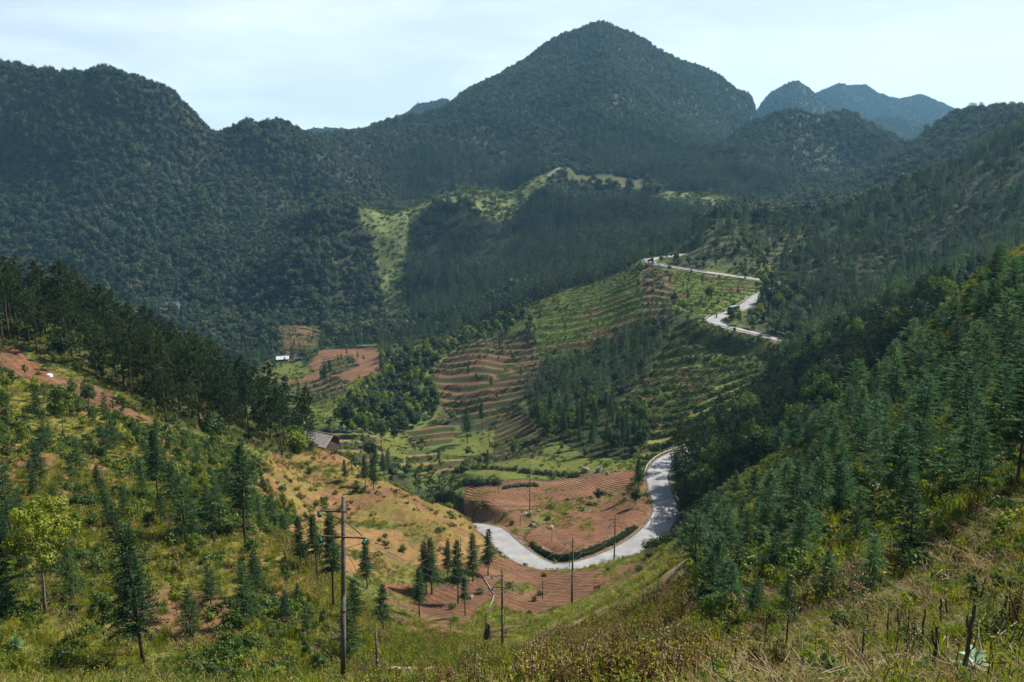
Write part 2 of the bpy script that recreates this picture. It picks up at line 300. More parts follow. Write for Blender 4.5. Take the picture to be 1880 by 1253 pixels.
# the road benches cut into the slopes
RD = np.full(H.shape, 1e9)
for key, (P, hw) in PATHS.items():
    m = (GY > P[:, 1].min()-40) & (GY < P[:, 1].max()+40) & (GX > P[:, 0].min()-40) & (GX < P[:, 0].max()+40)
    ii = np.where(m)
    d, z, s = near_path(GX[ii], GY[ii], P)
    w = 1-sstep(hw+(.5 if key == 'A' else 1.4), hw+(4.5 if key == 'A' else 9 if key == 'B' else 16), d)
    H[ii] = H[ii]*(1-w)+(z-.12)*w
    RD[ii] = np.minimum(RD[ii], d/hw)
_cell_r = np.searchsorted  # alias for the samplers below
def ground(X, Y):
    X = np.asarray(X, float); Y = np.asarray(Y, float)
    th = np.arctan2(X, Y); r = np.hypot(X, Y)
    i = np.clip(np.searchsorted(_th, th)-1, 0, len(_th)-2); j = np.clip(np.searchsorted(_rr, r)-1, 0, len(_rr)-2)
    a = np.clip((th-_th[i])/(_th[i+1]-_th[i]), 0, 1); b = np.clip((r-_rr[j])/(_rr[j+1]-_rr[j]), 0, 1)
    return (H[i, j]*(1-a)+H[i+1, j]*a)*(1-b)+(H[i, j+1]*(1-a)+H[i+1, j+1]*a)*b
# which ground is seen from the viewpoint (for choosing where to plant densely)
U1, V1 = sight(GX, GY, H)
_vm = np.where(GY > 3, V1, 2000.0)
RUN = np.minimum.accumulate(_vm, axis=1)
SEEN = V1-RUN           # 0 where visible, else how far below the line of sight
def sample_grid(A, X, Y):
    th = np.arctan2(X, Y); r = np.hypot(X, Y)
    i = np.clip(np.round(np.interp(th, _th, np.arange(len(_th)))).astype(int), 0, len(_th)-1)
    j = np.clip(np.round(np.interp(r, _rr, np.arange(len(_rr)))).astype(int), 0, len(_rr)-1)
    return A[i, j]
# ------------------------------------------------------------------ helpers
def mesh_np(name, V, Fq=None, Ft=None, mats=(), mi=None, smooth=False):
    """mesh from numpy arrays of vertices, quads and/or triangles"""
    me = bpy.data.meshes.new(name)
    nq = 0 if Fq is None else len(Fq); ntr = 0 if Ft is None else len(Ft)
    loops = []
    if nq: loops.append(np.asarray(Fq).ravel())
    if ntr: loops.append(np.asarray(Ft).ravel())
    loops = np.concatenate(loops).astype(np.int32)
    me.vertices.add(len(V)); me.vertices.foreach_set('co', np.asarray(V, np.float32).ravel())
    me.loops.add(len(loops)); me.loops.foreach_set('vertex_index', loops)
    me.polygons.add(nq+ntr)
    st = np.concatenate([np.arange(nq)*4, nq*4+np.arange(ntr)*3]).astype(np.int32)
    me.polygons.foreach_set('loop_start', st)
    if mi is not None: me.polygons.foreach_set('material_index', np.asarray(mi, np.int32))
    me.polygons.foreach_set('use_smooth', np.full(nq+ntr, smooth))
    for m in mats: me.materials.append(m)
    me.update(calc_edges=True); return me
class MB:
    """collects polygons for one mesh"""
    def __init__(s): s.v = []; s.f = []; s.n = 0; s.mi = []
    def add(s, V, F, mi=0):
        s.v.append(np.asarray(V, float)); s.f += [tuple(int(i)+s.n for i in f) for f in F]; s.mi += [mi]*len(F); s.n += len(V); return s
    def box(s, c, d, rz=0, mi=0, M=None):
        x, y, z = (k/2 for k in d)
        V = np.array([(a*x, b*y, e*z) for e in (-1, 1) for b in (-1, 1) for a in (-1, 1)])
        if M is not None: V = V @ np.array(M.to_3x3()).T
        cz, sz = math.cos(rz), math.sin(rz)
        V = V @ np.array([[cz, sz, 0], [-sz, cz, 0], [0, 0, 1]])+np.array(c)
        return s.add(V, [(0, 2, 3, 1), (4, 5, 7, 6), (0, 1, 5, 4), (2, 6, 7, 3), (0, 4, 6, 2), (1, 3, 7, 5)], mi)
    def tube(s, pts, rad, n=6, cap=True, mi=0):
        pts = [Vector(p) for p in pts]; m = len(pts)
        if not hasattr(rad, '__len__'): rad = [rad]*m
        V = []
        for i, p in enumerate(pts):
            d = (pts[min(i+1, m-1)]-pts[max(i-1, 0)]).normalized()
            a = d.cross(Vector((0, 0, 1)) if abs(d.z) < .9 else Vector((1, 0, 0))).normalized(); b = d.cross(a)
            for k in range(n):
                t = 2*math.pi*k/n; V.append(p+(a*math.cos(t)+b*math.sin(t))*rad[i])
        Fc = [(i*n+k, i*n+(k+1) % n, (i+1)*n+(k+1) % n, (i+1)*n+k) for i in range(m-1) for k in range(n)]
        if cap: Fc += [tuple(range(n))[::-1], tuple(range((m-1)*n, m*n))]
        return s.add([tuple(v) for v in V], Fc, mi)
    def lathe(s, prof, c=(0, 0, 0), n=12, mi=0, axis='z'):
        V = []
        for r, z in prof:
            for k in range(n):
                t = 2*math.pi*k/n; p = (r*math.cos(t), r*math.sin(t), z)
                if axis == 'x': p = (p[2], p[0], p[1])
                if axis == 'y': p = (p[0], p[2], p[1])
                V.append((p[0]+c[0], p[1]+c[1], p[2]+c[2]))
        m = len(prof)
        Fc = [(i*n+k, i*n+(k+1) % n, (i+1)*n+(k+1) % n, (i+1)*n+k) for i in range(m-1) for k in range(n)]
        Fc += [tuple(range(n))[::-1], tuple(range((m-1)*n, m*n))]
        return s.add(V, Fc, mi)
    def mesh(s, name, mats, smooth=False):
        me = bpy.data.meshes.new(name); me.from_pydata(np.concatenate(s.v).tolist(), [], s.f)
        for m in (mats if isinstance(mats, (list, tuple)) else [mats]): me.materials.append(m)
        me.polygons.foreach_set('material_index', s.mi); me.polygons.foreach_set('use_smooth', [smooth]*len(s.f)); me.update(); return me
    def obj(s, name, mats, parent=None, smooth=False, loc=(0, 0, 0)):
        return link(name, s.mesh(name, mats, smooth), parent, loc)
def link(name, data, parent=None, loc=(0, 0, 0), rot=(0, 0, 0), scl=1):
    o = bpy.data.objects.new(name, data); COL.objects.link(o); o.location = loc; o.rotation_euler = rot
    o.scale = (scl,)*3 if not hasattr(scl, '__len__') else scl
    if parent: o.parent = parent
    return o
def tag(o, label=None, cat=None, group=None, kind=None):
    if label: o['label'] = label
    if cat: o['category'] = cat
    if group: o['group'] = group
    if kind: o['kind'] = kind
    return o
def thing(name, label, cat, loc, rz=0, group=None, scl=1):
    return tag(link(name, None, None, loc, (0, 0, rz), scl), label, cat, group)
def hit(u, v, ymin=6):
    """where the line of sight (u, v) first meets the ground"""
    e = (626.5-v)/F_PX; a = (u-940.0)/F_PX; d = np.array([a, CP+e*SP, -SP+e*CP])
    Ys = np.concatenate([np.arange(ymin, 60, .15), np.arange(60, 500, .4), np.arange(500, 2500, 2)])
    P = (Ys/d[1])[:, None]*d[None]
    g = ground(P[:, 0], P[:, 1]); k = np.argmax(g > P[:, 2])
    if not (g > P[:, 2]).any(): k = len(Ys)-1
    return float(P[k, 0]), float(P[k, 1]), float(g[k])
def px(n, Y): return n*Y/F_PX

# ------------------------------------------------------------------ materials
def new_mat(name, rough=.9):
    m = bpy.data.materials.new(name); m.use_nodes = True; nt = m.node_tree
    b = nt.nodes['Principled BSDF']; b.inputs['Roughness'].default_value = rough
    b.inputs['Specular IOR Level'].default_value = .15
    return m, nt, b
def noise(nt, scale, detail=4, coord='Object', rough=.55):
    tc = nt.nodes.new('ShaderNodeTexCoord'); n = nt.nodes.new('ShaderNodeTexNoise')
    n.inputs['Scale'].default_value = scale; n.inputs['Detail'].default_value = detail; n.inputs['Roughness'].default_value = rough
    nt.links.new(tc.outputs[coord], n.inputs['Vector']); return n
def ramp(nt, src, stops):
    r = nt.nodes.new('ShaderNodeValToRGB'); els = r.color_ramp.elements
    while len(els) < len(stops): els.new(.5)
    for e, (p, c) in zip(els, stops): e.position = p; e.color = (*c, 1)
    nt.links.new(src, r.inputs[0]); return r
def mixc(nt, fac, a, b, mode='MIX'):
    m = nt.nodes.new('ShaderNodeMix'); m.data_type = 'RGBA'; m.blend_type = mode
    for s, x in ((0, fac), (6, a), (7, b)):
        if hasattr(x, 'node'): nt.links.new(x, m.inputs[s])
        elif s == 0: m.inputs[0].default_value = x
        else: m.inputs[s].default_value = (*x, 1)
    return m.outputs[2]
def bump(nt, b, h, strength=.5, dist=.02):
    bp = nt.nodes.new('ShaderNodeBump'); bp.inputs['Strength'].default_value = strength; bp.inputs['Distance'].default_value = dist
    nt.links.new(h, bp.inputs['Height']); nt.links.new(bp.outputs[0], b.inputs['Normal'])
def simple(name, c1, c2=None, scale=3, rough=.85, bmp=0, metal=0):
    m, nt, b = new_mat(name, rough); b.inputs['Metallic'].default_value = metal
    if c2 is None: c2 = tuple(x*.7 for x in c1)
    n = noise(nt, scale, 6); r = ramp(nt, n.outputs[0], [(.35, c1), (.68, c2)])
    nt.links.new(r.outputs[0], b.inputs['Base Color'])
    if bmp: bump(nt, b, n.outputs[0], .6, bmp)
    return m
def leaf_mat(name, stops, transl=.35, rough=.55, vary=.35):
    """foliage: a tone of its own for every plant, small differences from leaf to leaf, light shining through"""
    m = bpy.data.materials.new(name); m.use_nodes = True; nt = m.node_tree; nt.nodes.clear(); N = nt.nodes.new; L = nt.links.new
    out = N('ShaderNodeOutputMaterial'); df = N('ShaderNodeBsdfDiffuse'); tr = N('ShaderNodeBsdfTranslucent'); mx = N('ShaderNodeMixShader')
    oi = N('ShaderNodeObjectInfo'); geo = N('ShaderNodeNewGeometry')
    ad = N('ShaderNodeMath'); ad.operation = 'MULTIPLY_ADD'; L(geo.outputs['Random Per Island'], ad.inputs[0]); ad.inputs[1].default_value = vary
    sc = N('ShaderNodeMath'); sc.operation = 'MULTIPLY'; L(oi.outputs['Random'], sc.inputs[0]); sc.inputs[1].default_value = 1-vary
    L(sc.outputs[0], ad.inputs[2])
    r = ramp(nt, ad.outputs[0], stops)
    hs = N('ShaderNodeHueSaturation'); hs.inputs['Saturation'].default_value = 1.1; hs.inputs['Value'].default_value = 1.25
    L(r.outputs[0], hs.inputs['Color'])
    L(r.outputs[0], df.inputs[0]); L(hs.outputs[0], tr.inputs[0])
    gl = N('ShaderNodeBsdfGlossy'); gl.inputs['Roughness'].default_value = rough; gl.inputs[0].default_value = (1, 1, 1, 1)
    L(df.outputs[0], mx.inputs[1]); L(tr.outputs[0], mx.inputs[2]); mx.inputs[0].default_value = transl
    m2 = N('ShaderNodeMixShader'); m2.inputs[0].default_value = .012; L(mx.outputs[0], m2.inputs[1]); L(gl.outputs[0], m2.inputs[2])
    L(m2.outputs[0], out.inputs[0]); return m
BARK = simple('bark', (.085, .06, .042), (.04, .03, .022), 14, .95, .01)
PALEBARK = simple('pale_bark', (.16, .13, .10), (.08, .065, .05), 12, .95, .01)
FIR = leaf_mat('fir_needles', [(0, (0.016, 0.039, 0.016)), (.45, (0.028, 0.063, 0.023)), (.8, (0.049, 0.095, 0.030)), (1, (0.088, 0.136, 0.040))], .42)
FIRB = leaf_mat('bluish_fir_needles', [(0, (0.018, 0.046, 0.019)), (.5, (0.037, 0.084, 0.033)), (.85, (0.079, 0.150, 0.058)), (1, (0.158, 0.238, 0.097))], .5)
PINE = leaf_mat('pine_needles', [(0, (0.011, 0.024, 0.007)), (.6, (0.022, 0.040, 0.010)), (1, (0.046, 0.064, 0.014))], .28)
DARK = leaf_mat('dark_broad_leaves', [(0, (0.010, 0.022, 0.009)), (.5, (0.019, 0.037, 0.011)), (.85, (0.035, 0.053, 0.014)), (1, (0.068, 0.068, 0.020))], .25)
MIDG = leaf_mat('mid_green_leaves', [(0, (0.024, 0.053, 0.010)), (.5, (0.047, 0.089, 0.014)), (1, (0.093, 0.128, 0.017))], .4)
LIME = leaf_mat('light_green_leaves', [(0, (0.072, 0.113, 0.011)), (.5, (0.131, 0.171, 0.014)), (1, (0.198, 0.207, 0.023))], .42)
FARB = leaf_mat('far_broad_leaves', [(0, (0.009, 0.023, 0.011)), (.4, (0.021, 0.043, 0.016)), (.75, (0.045, 0.066, 0.025)), (.9, (0.070, 0.070, 0.037)), (.97, (0.090, 0.107, 0.033)), (1, (0.139, 0.139, 0.041))], .25, vary=.15)
FARL = leaf_mat('far_pale_leaves', [(0, (0.024, 0.040, 0.018)), (.4, (0.044, 0.060, 0.022)), (.75, (0.064, 0.076, 0.036)), (.9, (0.080, 0.076, 0.052)), (1, (0.128, 0.136, 0.040))], .3, vary=.15)
FARC = leaf_mat('far_conifer_needles', [(0, (0.008, 0.020, 0.010)), (.6, (0.019, 0.038, 0.014)), (1, (0.048, 0.072, 0.026))], .22, vary=.2)
DRY = leaf_mat('dry_brown_leaves', [(0, (0.060, 0.034, 0.014)), (.5, (0.111, 0.068, 0.022)), (1, (0.204, 0.162, 0.034))], .3)
STRAW = leaf_mat('straw_blades', [(0, (0.144, 0.094, 0.047)), (.5, (0.230, 0.158, 0.086)), (1, (0.331, 0.252, 0.151))], .3)
GRASS = leaf_mat('grass_blades', [(0, (0.062, 0.097, 0.009)), (.5, (0.123, 0.158, 0.012)), (.85, (0.194, 0.194, 0.018)), (1, (0.264, 0.194, 0.044))], .45)
YGRASS = leaf_mat('yellow_grass_blades', [(0, (0.102, 0.119, 0.010)), (.5, (0.178, 0.183, 0.015)), (1, (0.272, 0.230, 0.034))], .45)
STALK = simple('dark_stalk', (.075, .045, .022), (.035, .022, .014), 9, .95)

def ground_mat():
    m, nt, b = new_mat('hill_ground', .95); L = nt.links.new; N = nt.nodes.new
    at_ = N('ShaderNodeAttribute'); at_.attribute_name = 'tone'
    fu = N('ShaderNodeAttribute'); fu.attribute_name = 'furrow'
    n1 = noise(nt, .9, 8, rough=.7); n2 = noise(nt, .16, 5); n3 = noise(nt, 6, 6, rough=.7)
    r1 = ramp(nt, n1.outputs[0], [(.3, (.5, .5, .5)), (.5, (.95, .95, .95)), (.72, (1.35, 1.3, 1.2))])
    r2 = ramp(nt, n2.outputs[0], [(.3, (.78, .82, .8)), (.7, (1.18, 1.12, 1.05))])
    r3 = ramp(nt, n3.outputs[0], [(.3, (.65, .65, .65)), (.7, (1.25, 1.25, 1.25))])
    c = mixc(nt, 1, at_.outputs['Color'], r1.outputs[0], 'MULTIPLY'); c = mixc(nt, 1, c, r2.outputs[0], 'MULTIPLY'); c = mixc(nt, 1, c, r3.outputs[0], 'MULTIPLY')
    L(c, b.inputs['Base Color'])
    # height: clods plus plough furrows, whose phase is carried by the surface itself
    sn = N('ShaderNodeMath'); sn.operation = 'SINE'; L(fu.outputs['Fac'], sn.inputs[0])
    ml = N('ShaderNodeMath'); ml.operation = 'MULTIPLY'; L(sn.outputs[0], ml.inputs[0]); 
    fm = N('ShaderNodeAttribute'); fm.attribute_name = 'furrowed'; L(fm.outputs['Fac'], ml.inputs[1])
    ad = N('ShaderNodeMath'); ad.operation = 'MULTIPLY_ADD'; L(ml.outputs[0], ad.inputs[0]); ad.inputs[1].default_value = .9
    a2 = N('ShaderNodeMath'); a2.operation = 'ADD'; L(n1.outputs[0], a2.inputs[0]); L(n3.outputs[0], a2.inputs[1]); L(a2.outputs[0], ad.inputs[2])
    bump(nt, b, ad.outputs[0], .9, .22)
    return m
GROUND = ground_mat()
# ------------------------------------------------------------------ the ground sheet
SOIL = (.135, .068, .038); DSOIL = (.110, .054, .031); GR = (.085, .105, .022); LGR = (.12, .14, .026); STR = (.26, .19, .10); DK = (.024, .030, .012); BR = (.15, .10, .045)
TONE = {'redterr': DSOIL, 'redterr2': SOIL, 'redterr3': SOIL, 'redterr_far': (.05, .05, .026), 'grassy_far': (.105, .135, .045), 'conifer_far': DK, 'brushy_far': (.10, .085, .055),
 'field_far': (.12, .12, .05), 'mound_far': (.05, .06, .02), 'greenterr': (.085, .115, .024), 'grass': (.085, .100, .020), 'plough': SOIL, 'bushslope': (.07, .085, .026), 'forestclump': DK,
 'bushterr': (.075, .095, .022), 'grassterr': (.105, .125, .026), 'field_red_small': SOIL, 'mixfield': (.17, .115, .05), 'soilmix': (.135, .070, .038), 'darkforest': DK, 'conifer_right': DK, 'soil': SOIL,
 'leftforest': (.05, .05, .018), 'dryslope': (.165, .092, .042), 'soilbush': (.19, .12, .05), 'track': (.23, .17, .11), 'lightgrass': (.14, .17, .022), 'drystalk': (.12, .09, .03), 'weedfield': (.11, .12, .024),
 'straw': (.17, .14, .055), 'rightslope': (.075, .075, .02), 'leftslope': (.13, .125, .026), 'asphalt_side': GR}
def build_ground():
    nt_, nr_ = TH.shape
    C = np.zeros(TH.shape+(3,))
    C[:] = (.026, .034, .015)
    near = RR < 160; C[near] = (.11, .11, .03)
    for k, i in ZID.items():
        if k in TONE: C[ZN == i] = TONE[k]
    f1 = fbm(GX+50, GY, 14, 4); f2 = fbm(GX-70, GY+30, 4.5, 4)
    def blend(mask, col, w): 
        C[mask] = C[mask]*(1-w[mask][:, None])+np.array(col)*w[mask][:, None]
    Z = lambda *n: np.isin(ZN, [ZID[x] for x in n])
    # banks of the terraces are overgrown, treads are soil or crop
    bank = sstep(.55, .7, TFR)
    blend(Z('redterr', 'redterr2', 'redterr3', 'field_red_small', 'redterr_far', 'mixfield'), (.045, .055, .018), sstep(.42, .58, TFR))
    blend(Z('greenterr'), (.045, .05, .02), sstep(.2, .35, TFR)*(1-sstep(.42, .62, TFR)))
    blend(Z('greenterr'), (.12, .18, .03), sstep(.0, .1, TFR)*(1-sstep(.15, .3, TFR))*.9)
    blend(Z('greenterr'), (.15, .09, .045), sstep(.05, .5, f1))
    blend(Z('grassterr'), (.19, .17, .05), sstep(-.1, .35, f2)*.5); blend(Z('grassterr'), (.05, .075, .02), sstep(-.1, .35, -f1)*.5); blend(Z('grassterr', 'bushterr'), (.035, .045, .016), sstep(.66, .78, TFR)); blend(Z('bushterr'), (.10, .085, .04), (1-sstep(.1, .4, TFR))*.5)
    blend(Z('bushterr'), (.12, .07, .04), sstep(.1, .4, f1+f2*.5)*.7)
    blend(Z('leftslope', 'dryslope', 'soilbush', 'lightgrass'), (.20, .11, .052), sstep(.12, .45, f1+f2*.4)*.75)
    blend(Z('dryslope'), (.12, .12, .025), sstep(-.02, .3, f2-f1*.3)*.6); blend(Z('dryslope'), (.125, .066, .036), sstep(.1, .4, -f2+.3*vnoise(GX/1.1, GY/.8))*.7)
    blend(Z('soilbush'), (.10, .10, .03), sstep(-.05, .3, f2)*.85)
    blend(Z('leftslope'), (.14, .15, .03), sstep(.05, .4, f2-f1)*.7); blend(Z('leftslope'), (.15, .08, .045), sstep(.26, .4, fbm(GX-33, GY+71, 11, 4))*.9)
    blend(Z('mixfield', 'bushslope'), (.09, .13, .03), sstep(-.1, .3, f1)*.9)
    blend(Z('soil', 'soilmix', 'plough', 'redterr'), (.095, .050, .030), sstep(0, .5, f1)*.7); blend(Z('soil', 'soilmix', 'plough'), (.17, .105, .065), sstep(.1, .45, f2)*.5); blend(Z('soil'), (.09, .10, .025), sstep(.28, .45, fbm(GX, GY+500, 8, 4))*.85)
    blend(Z('soilmix'), (.10, .11, .03), sstep(.1, .4, f2)*.85)
    blend(Z('straw'), (.10, .12, .028), sstep(-.1, .25, f2)*.85)
    blend(Z('track'), (.10, .12, .03), sstep(.05, .3, f2)*.7)
    unz = (ZN == 0) & (RR > 60) & (RR < 500)
    blend(unz, (.085, .11, .026), sstep(-.2, .2, f1)*.8)
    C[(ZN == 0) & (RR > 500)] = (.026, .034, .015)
    blend(Z('grassy_far'), (.05, .065, .022), sstep(-.05, .3, fbm(GX, GY, 22, 4)))
    # grey gravel verge beside the road
    vg = 1-sstep(1.05, 1.35, RD+f2*.12); blend(RD < 2, (.17, .135, .10), vg)
    V = np.stack([GX, GY, H], -1).reshape(-1, 3)
    i = np.arange(nt_-1)[:, None]*nr_; j = np.arange(nr_-1)[None]
    a = (i+j).ravel()
    Fq = np.stack([a, a+nr_, a+nr_+1, a+1], 1)
    # close the foot of the sheet under the viewpoint
    V = np.vstack([V, [[0, 0, H[:, 0].mean()]]]); c = len(V)-1
    k = np.arange(nt_-1)*nr_; Ft = np.stack([k, np.full(len(k), c), k+nr_], 1)
    me = mesh_np('ground', V, Fq[:, ::-1], Ft[:, ::-1], [GROUND], smooth=True)
    at_ = me.color_attributes.new('tone', 'FLOAT_COLOR', 'POINT')
    cc = np.ones((len(V), 4), np.float32); cc[:-1, :3] = C.reshape(-1, 3); cc[-1, :3] = C[0, 0]; at_.data.foreach_set('color', cc.ravel())
    # plough furrows: phase in radians and how deep
    ph = np.zeros(H.shape); fm = np.zeros(H.shape)
    m = Z('plough'); ang = R(28)
    near_f = m & (GY < 192) & (GX < 60)
    ph[m] = ((GX*math.cos(ang)+GY*math.sin(ang))*6.0)[m]
    inner = m & (V1 > 930) & (GY < 175)
    ph[inner] = ((GY*.9-GX*.35)*5.2+np.sin(GX*.05)*3)[inner]
    ph += 1.1*fbm(GX, GY, 5, 3)+1.6*fbm(GX, GY, 22, 2); fm[m & (GY < 235)] = (.45+.8*np.clip(f1+.4, 0, 1))[m & (GY < 235)]
    m2 = Z('soil', 'soilmix') & (GY < 150); ph[m2] = ((GX*.62+GY*.78)*5)[m2]; fm[m2] = .35
    for nm, ar in (('furrow', ph), ('furrowed', fm)):
        q = me.attributes.new(nm, 'FLOAT', 'POINT'); z = np.zeros(len(V), np.float32); z[:-1] = ar.ravel(); q.data.foreach_set('value', z)
    o = link('ground', me); tag(o, 'green and red-earth hillsides of the valley', kind='structure'); return o
GROUND_OBJ = build_ground()

# ------------------------------------------------------------------ roads
def road_mat():
    m, nt, b = new_mat('pale_concrete_road', .8); L = nt.links.new
    n = noise(nt, .35, 6); n2 = noise(nt, 7, 5)
    r = ramp(nt, n.outputs[0], [(.2, (.13, .125, .115)), (.38, (.175, .178, .185)), (.7, (.26, .26, .263))]); r2 = ramp(nt, n2.outputs[0], [(.3, (.85, .85, .85)), (.7, (1.08, 1.08, 1.08))])
    L(mixc(nt, 1, r.outputs[0], r2.outputs[0], 'MULTIPLY'), b.inputs['Base Color']); bump(nt, b, n2.outputs[0], .3, .01); return m
ROADM = road_mat(); JOINT = simple('road_joint', (.08, .08, .08), (.055, .055, .055), 5)
PATCH = simple('road_patch', (.13, .132, .135), (.11, .112, .115), 2); YELP = simple('worn_yellow_paint', (.40, .30, .10), (.26, .22, .14), 6)
GUTTER = simple('earthy_gutter', (.12, .095, .07), (.06, .055, .035), 1.6, .95, .02)
CONC = simple('weathered_concrete', (.34, .33, .31), (.20, .20, .19), 3, .9, .01)
def strip(P, offs, lift, width=None):
    """a ribbon between lateral offsets along a path"""
    T = np.gradient(P[:, :2], axis=0); T /= np.linalg.norm(T, axis=1)[:, None]+1e-9
    Nn = np.stack([-T[:, 1], T[:, 0]], 1)
    V = []
    for o_, dz in offs: V.append(np.column_stack([P[:, 0]+Nn[:, 0]*o_, P[:, 1]+Nn[:, 1]*o_, P[:, 2]+lift+dz]))
    return np.stack(V, 1)
def ribbon(name, P, offs, lift, mat, parent=None):
    V = strip(P, offs, lift); n, k, _ = V.shape
    i = np.arange(n-1)[:, None]*k; j = np.arange(k-1)[None]; a = (i+j).ravel()
    return link(name, mesh_np(name, V.reshape(-1, 3), np.stack([a, a+1, a+k+1, a+k], 1)[:, ::-1], mats=[mat], smooth=True), parent)
def fine(P, step=.8):
    d = np.concatenate([[0], np.cumsum(np.linalg.norm(np.diff(P, axis=0), axis=1))]); t = np.arange(0, d[-1], step)
    return np.stack([np.interp(t, d, P[:, k]) for k in range(3)], 1)
ROADS = {}
for key, lab in (('A', 'pale concrete road curving round the ploughed field in the valley'), ('B', 'pale concrete road zigzagging past the bus above the terraces'), ('C', 'pale stretch of road at the far pass on the right'),
                 ('D', 'short pale dirt track on the far ridge'), ('E', 'thin pale path below the far terraced fields')):
    P, hw = PATHS[key]; Pf = fine(P, .8 if key in 'AB' else 4)
    rg = np.random.default_rng(4); nn = len(Pf)
    lift = .03 if key in 'AB' else .35
    V = strip(Pf, [(-hw, -.06), (-hw*.5, .0), (0, .02), (hw*.5, .0), (hw, -.06)], lift)
    o = ribbon('road' if key in 'ABC' else 'track', Pf, [(-hw, -.06), (-hw*.5, .0), (0, .02), (hw*.5, .0), (hw, -.06)], lift, ROADM if key in 'ABC' else simple('dirt_track', (.17, .155, .13)))
    if key in 'AB':
        for s in (-1, 1): ribbon('gutter', Pf, [(s*hw-.22, -.03), (s*hw+.22, -.03)], lift+.02, GUTTER, o)
    tag(o, lab, kind='structure'); ROADS[key] = (o, Pf, hw)
def road_marks():
    o, Pf, hw = ROADS['A']
    mb = MB(); T = np.gradient(Pf[:, :2], axis=0); T /= np.linalg.norm(T, axis=1)[:, None]; Nn = np.stack([-T[:, 1], T[:, 0]], 1)
    for i in range(3, len(Pf)-3, 6):       # slab joints across the road
        p = Pf[i]; n = Nn[i]; t = T[i]; w = .025; mb.add([(p[0]+n[0]*a+t[0]*b, p[1]+n[1]*a+t[1]*b, p[2]+.058-.06*abs(a)/hw) for a, b in ((-hw*.98, -w), (hw*.98, -w), (hw*.98, w), (-hw*.98, w))], [(0, 1, 2, 3)])
    tag(mb.obj('slab_joint', JOINT, o), kind='stuff')
    rg = random.Random(5)
    for i in range(8, len(Pf)-6, 9):       # worn yellow dashes of the centre line
        if rg.random() < .35: continue
        p0, p1 = Pf[i], Pf[i+3]; n = Nn[i]; mb = MB(); w = .06
        mb.add([(p0[0]-n[0]*w, p0[1]-n[1]*w, p0[2]+.062), (p1[0]-n[0]*w, p1[1]-n[1]*w, p1[2]+.062), (p1[0]+n[0]*w, p1[1]+n[1]*w, p1[2]+.062), (p0[0]+n[0]*w, p0[1]+n[1]*w, p0[2]+.062)], [(3, 2, 1, 0)])
        mb.obj('centre_line_dash', YELP, o)
    for k in range(16):                    # repaired patches
        i = rg.randrange(6, len(Pf)-12); p = Pf[i]; n = Nn[i]; t = T[i]; a0 = rg.uniform(-hw*.8, hw*.4); a1 = a0+rg.uniform(.5, 1.3); L_ = rg.uniform(.6, 2.4)
        mb = MB(); mb.add([(p[0]+n[0]*a+t[0]*b, p[1]+n[1]*a+t[1]*b, p[2]+.060-.0*abs(a)) for a, b in ((a0, 0), (a1, 0), (a1, L_), (a0, L_))], [(0, 1, 2, 3)])
        mb.obj('road_patch', PATCH, o)
road_marks()
# ------------------------------------------------------------------ plant meshes
def cards(c, d, w, up):
    """diamond leaf cards: centres c, direction vectors d (half length included), half widths w, side vectors up"""
    return np.stack([c-d*0, c+d*.45+up*w[:, None], c+d, c+d*.45-up*w[:, None]], 1)
def unit(v): return v/(np.linalg.norm(v, axis=-1, keepdims=True)+1e-9)
def card_mesh(name, Q, mat):
    n = len(Q); return mesh_np(name, Q.reshape(-1, 3), np.arange(n*4).reshape(n, 4), mats=[mat])
def fir_crown(seed, h=6.0, z0=.14, wid=.25, dens=1.0, up=.28, lean=0):
    g = np.random.default_rng(seed); C = []; D = []; W = []; S = []
    n = int(22*dens*h/6)
    for k in range(n):
        t = (k+.3*g.random())/n; z = h*(z0+(1-z0)*t)
        L0 = h*wid*(1-t)**.75*(.55+.45*min(1, t*6+.3))+.10
        for b in range(int(7+2*g.random())):
            a = g.random()*6.283; Lb = L0*g.uniform(.55, 1.15)
            dirh = np.array([math.cos(a), math.sin(a), 0]); rise = up*(.4+t)+g.uniform(-.12, .15)
            m = max(4, int(Lb/.13)); s = np.linspace(.12, 1, m)
            P = dirh*(Lb*s)[:, None]+np.array([0, 0, 1])*(z+Lb*(rise*s-.34*s*s*(1-t*.6)))[:, None]
            sd = np.array([-dirh[1], dirh[0], 0])
            for sgn in (-1, 1):
                tw = (.34-.20*s)*g.uniform(.75, 1.2, m)*min(1, .5+Lb)
                dd = unit(dirh*.75+sd*sgn*.75+np.array([0, 0, 1])*g.uniform(-.15, .5, (m, 1)))*tw[:, None]
                C.append(P); D.append(dd); W.append(tw*.13+.008); S.append(unit(np.cross(dd, g.normal(size=(m, 3)))))
            dd = unit(dirh+np.array([0, 0, 1])*g.uniform(.0, .9, (m, 1))+g.normal(size=(m, 3))*.25)*(.22*g.uniform(.7, 1.3, m))[:, None]
            C.append(P); D.append(dd); W.append(np.full(m, .028)); S.append(unit(np.cross(dd, g.normal(size=(m, 3)))))
    C, D, W, S = map(np.concatenate, (C, D, W, S))
    C = C+np.stack([lean*C[:, 2], 0*C[:, 2], 0*C[:, 2]], 1)
    return cards(C, D, W, S)
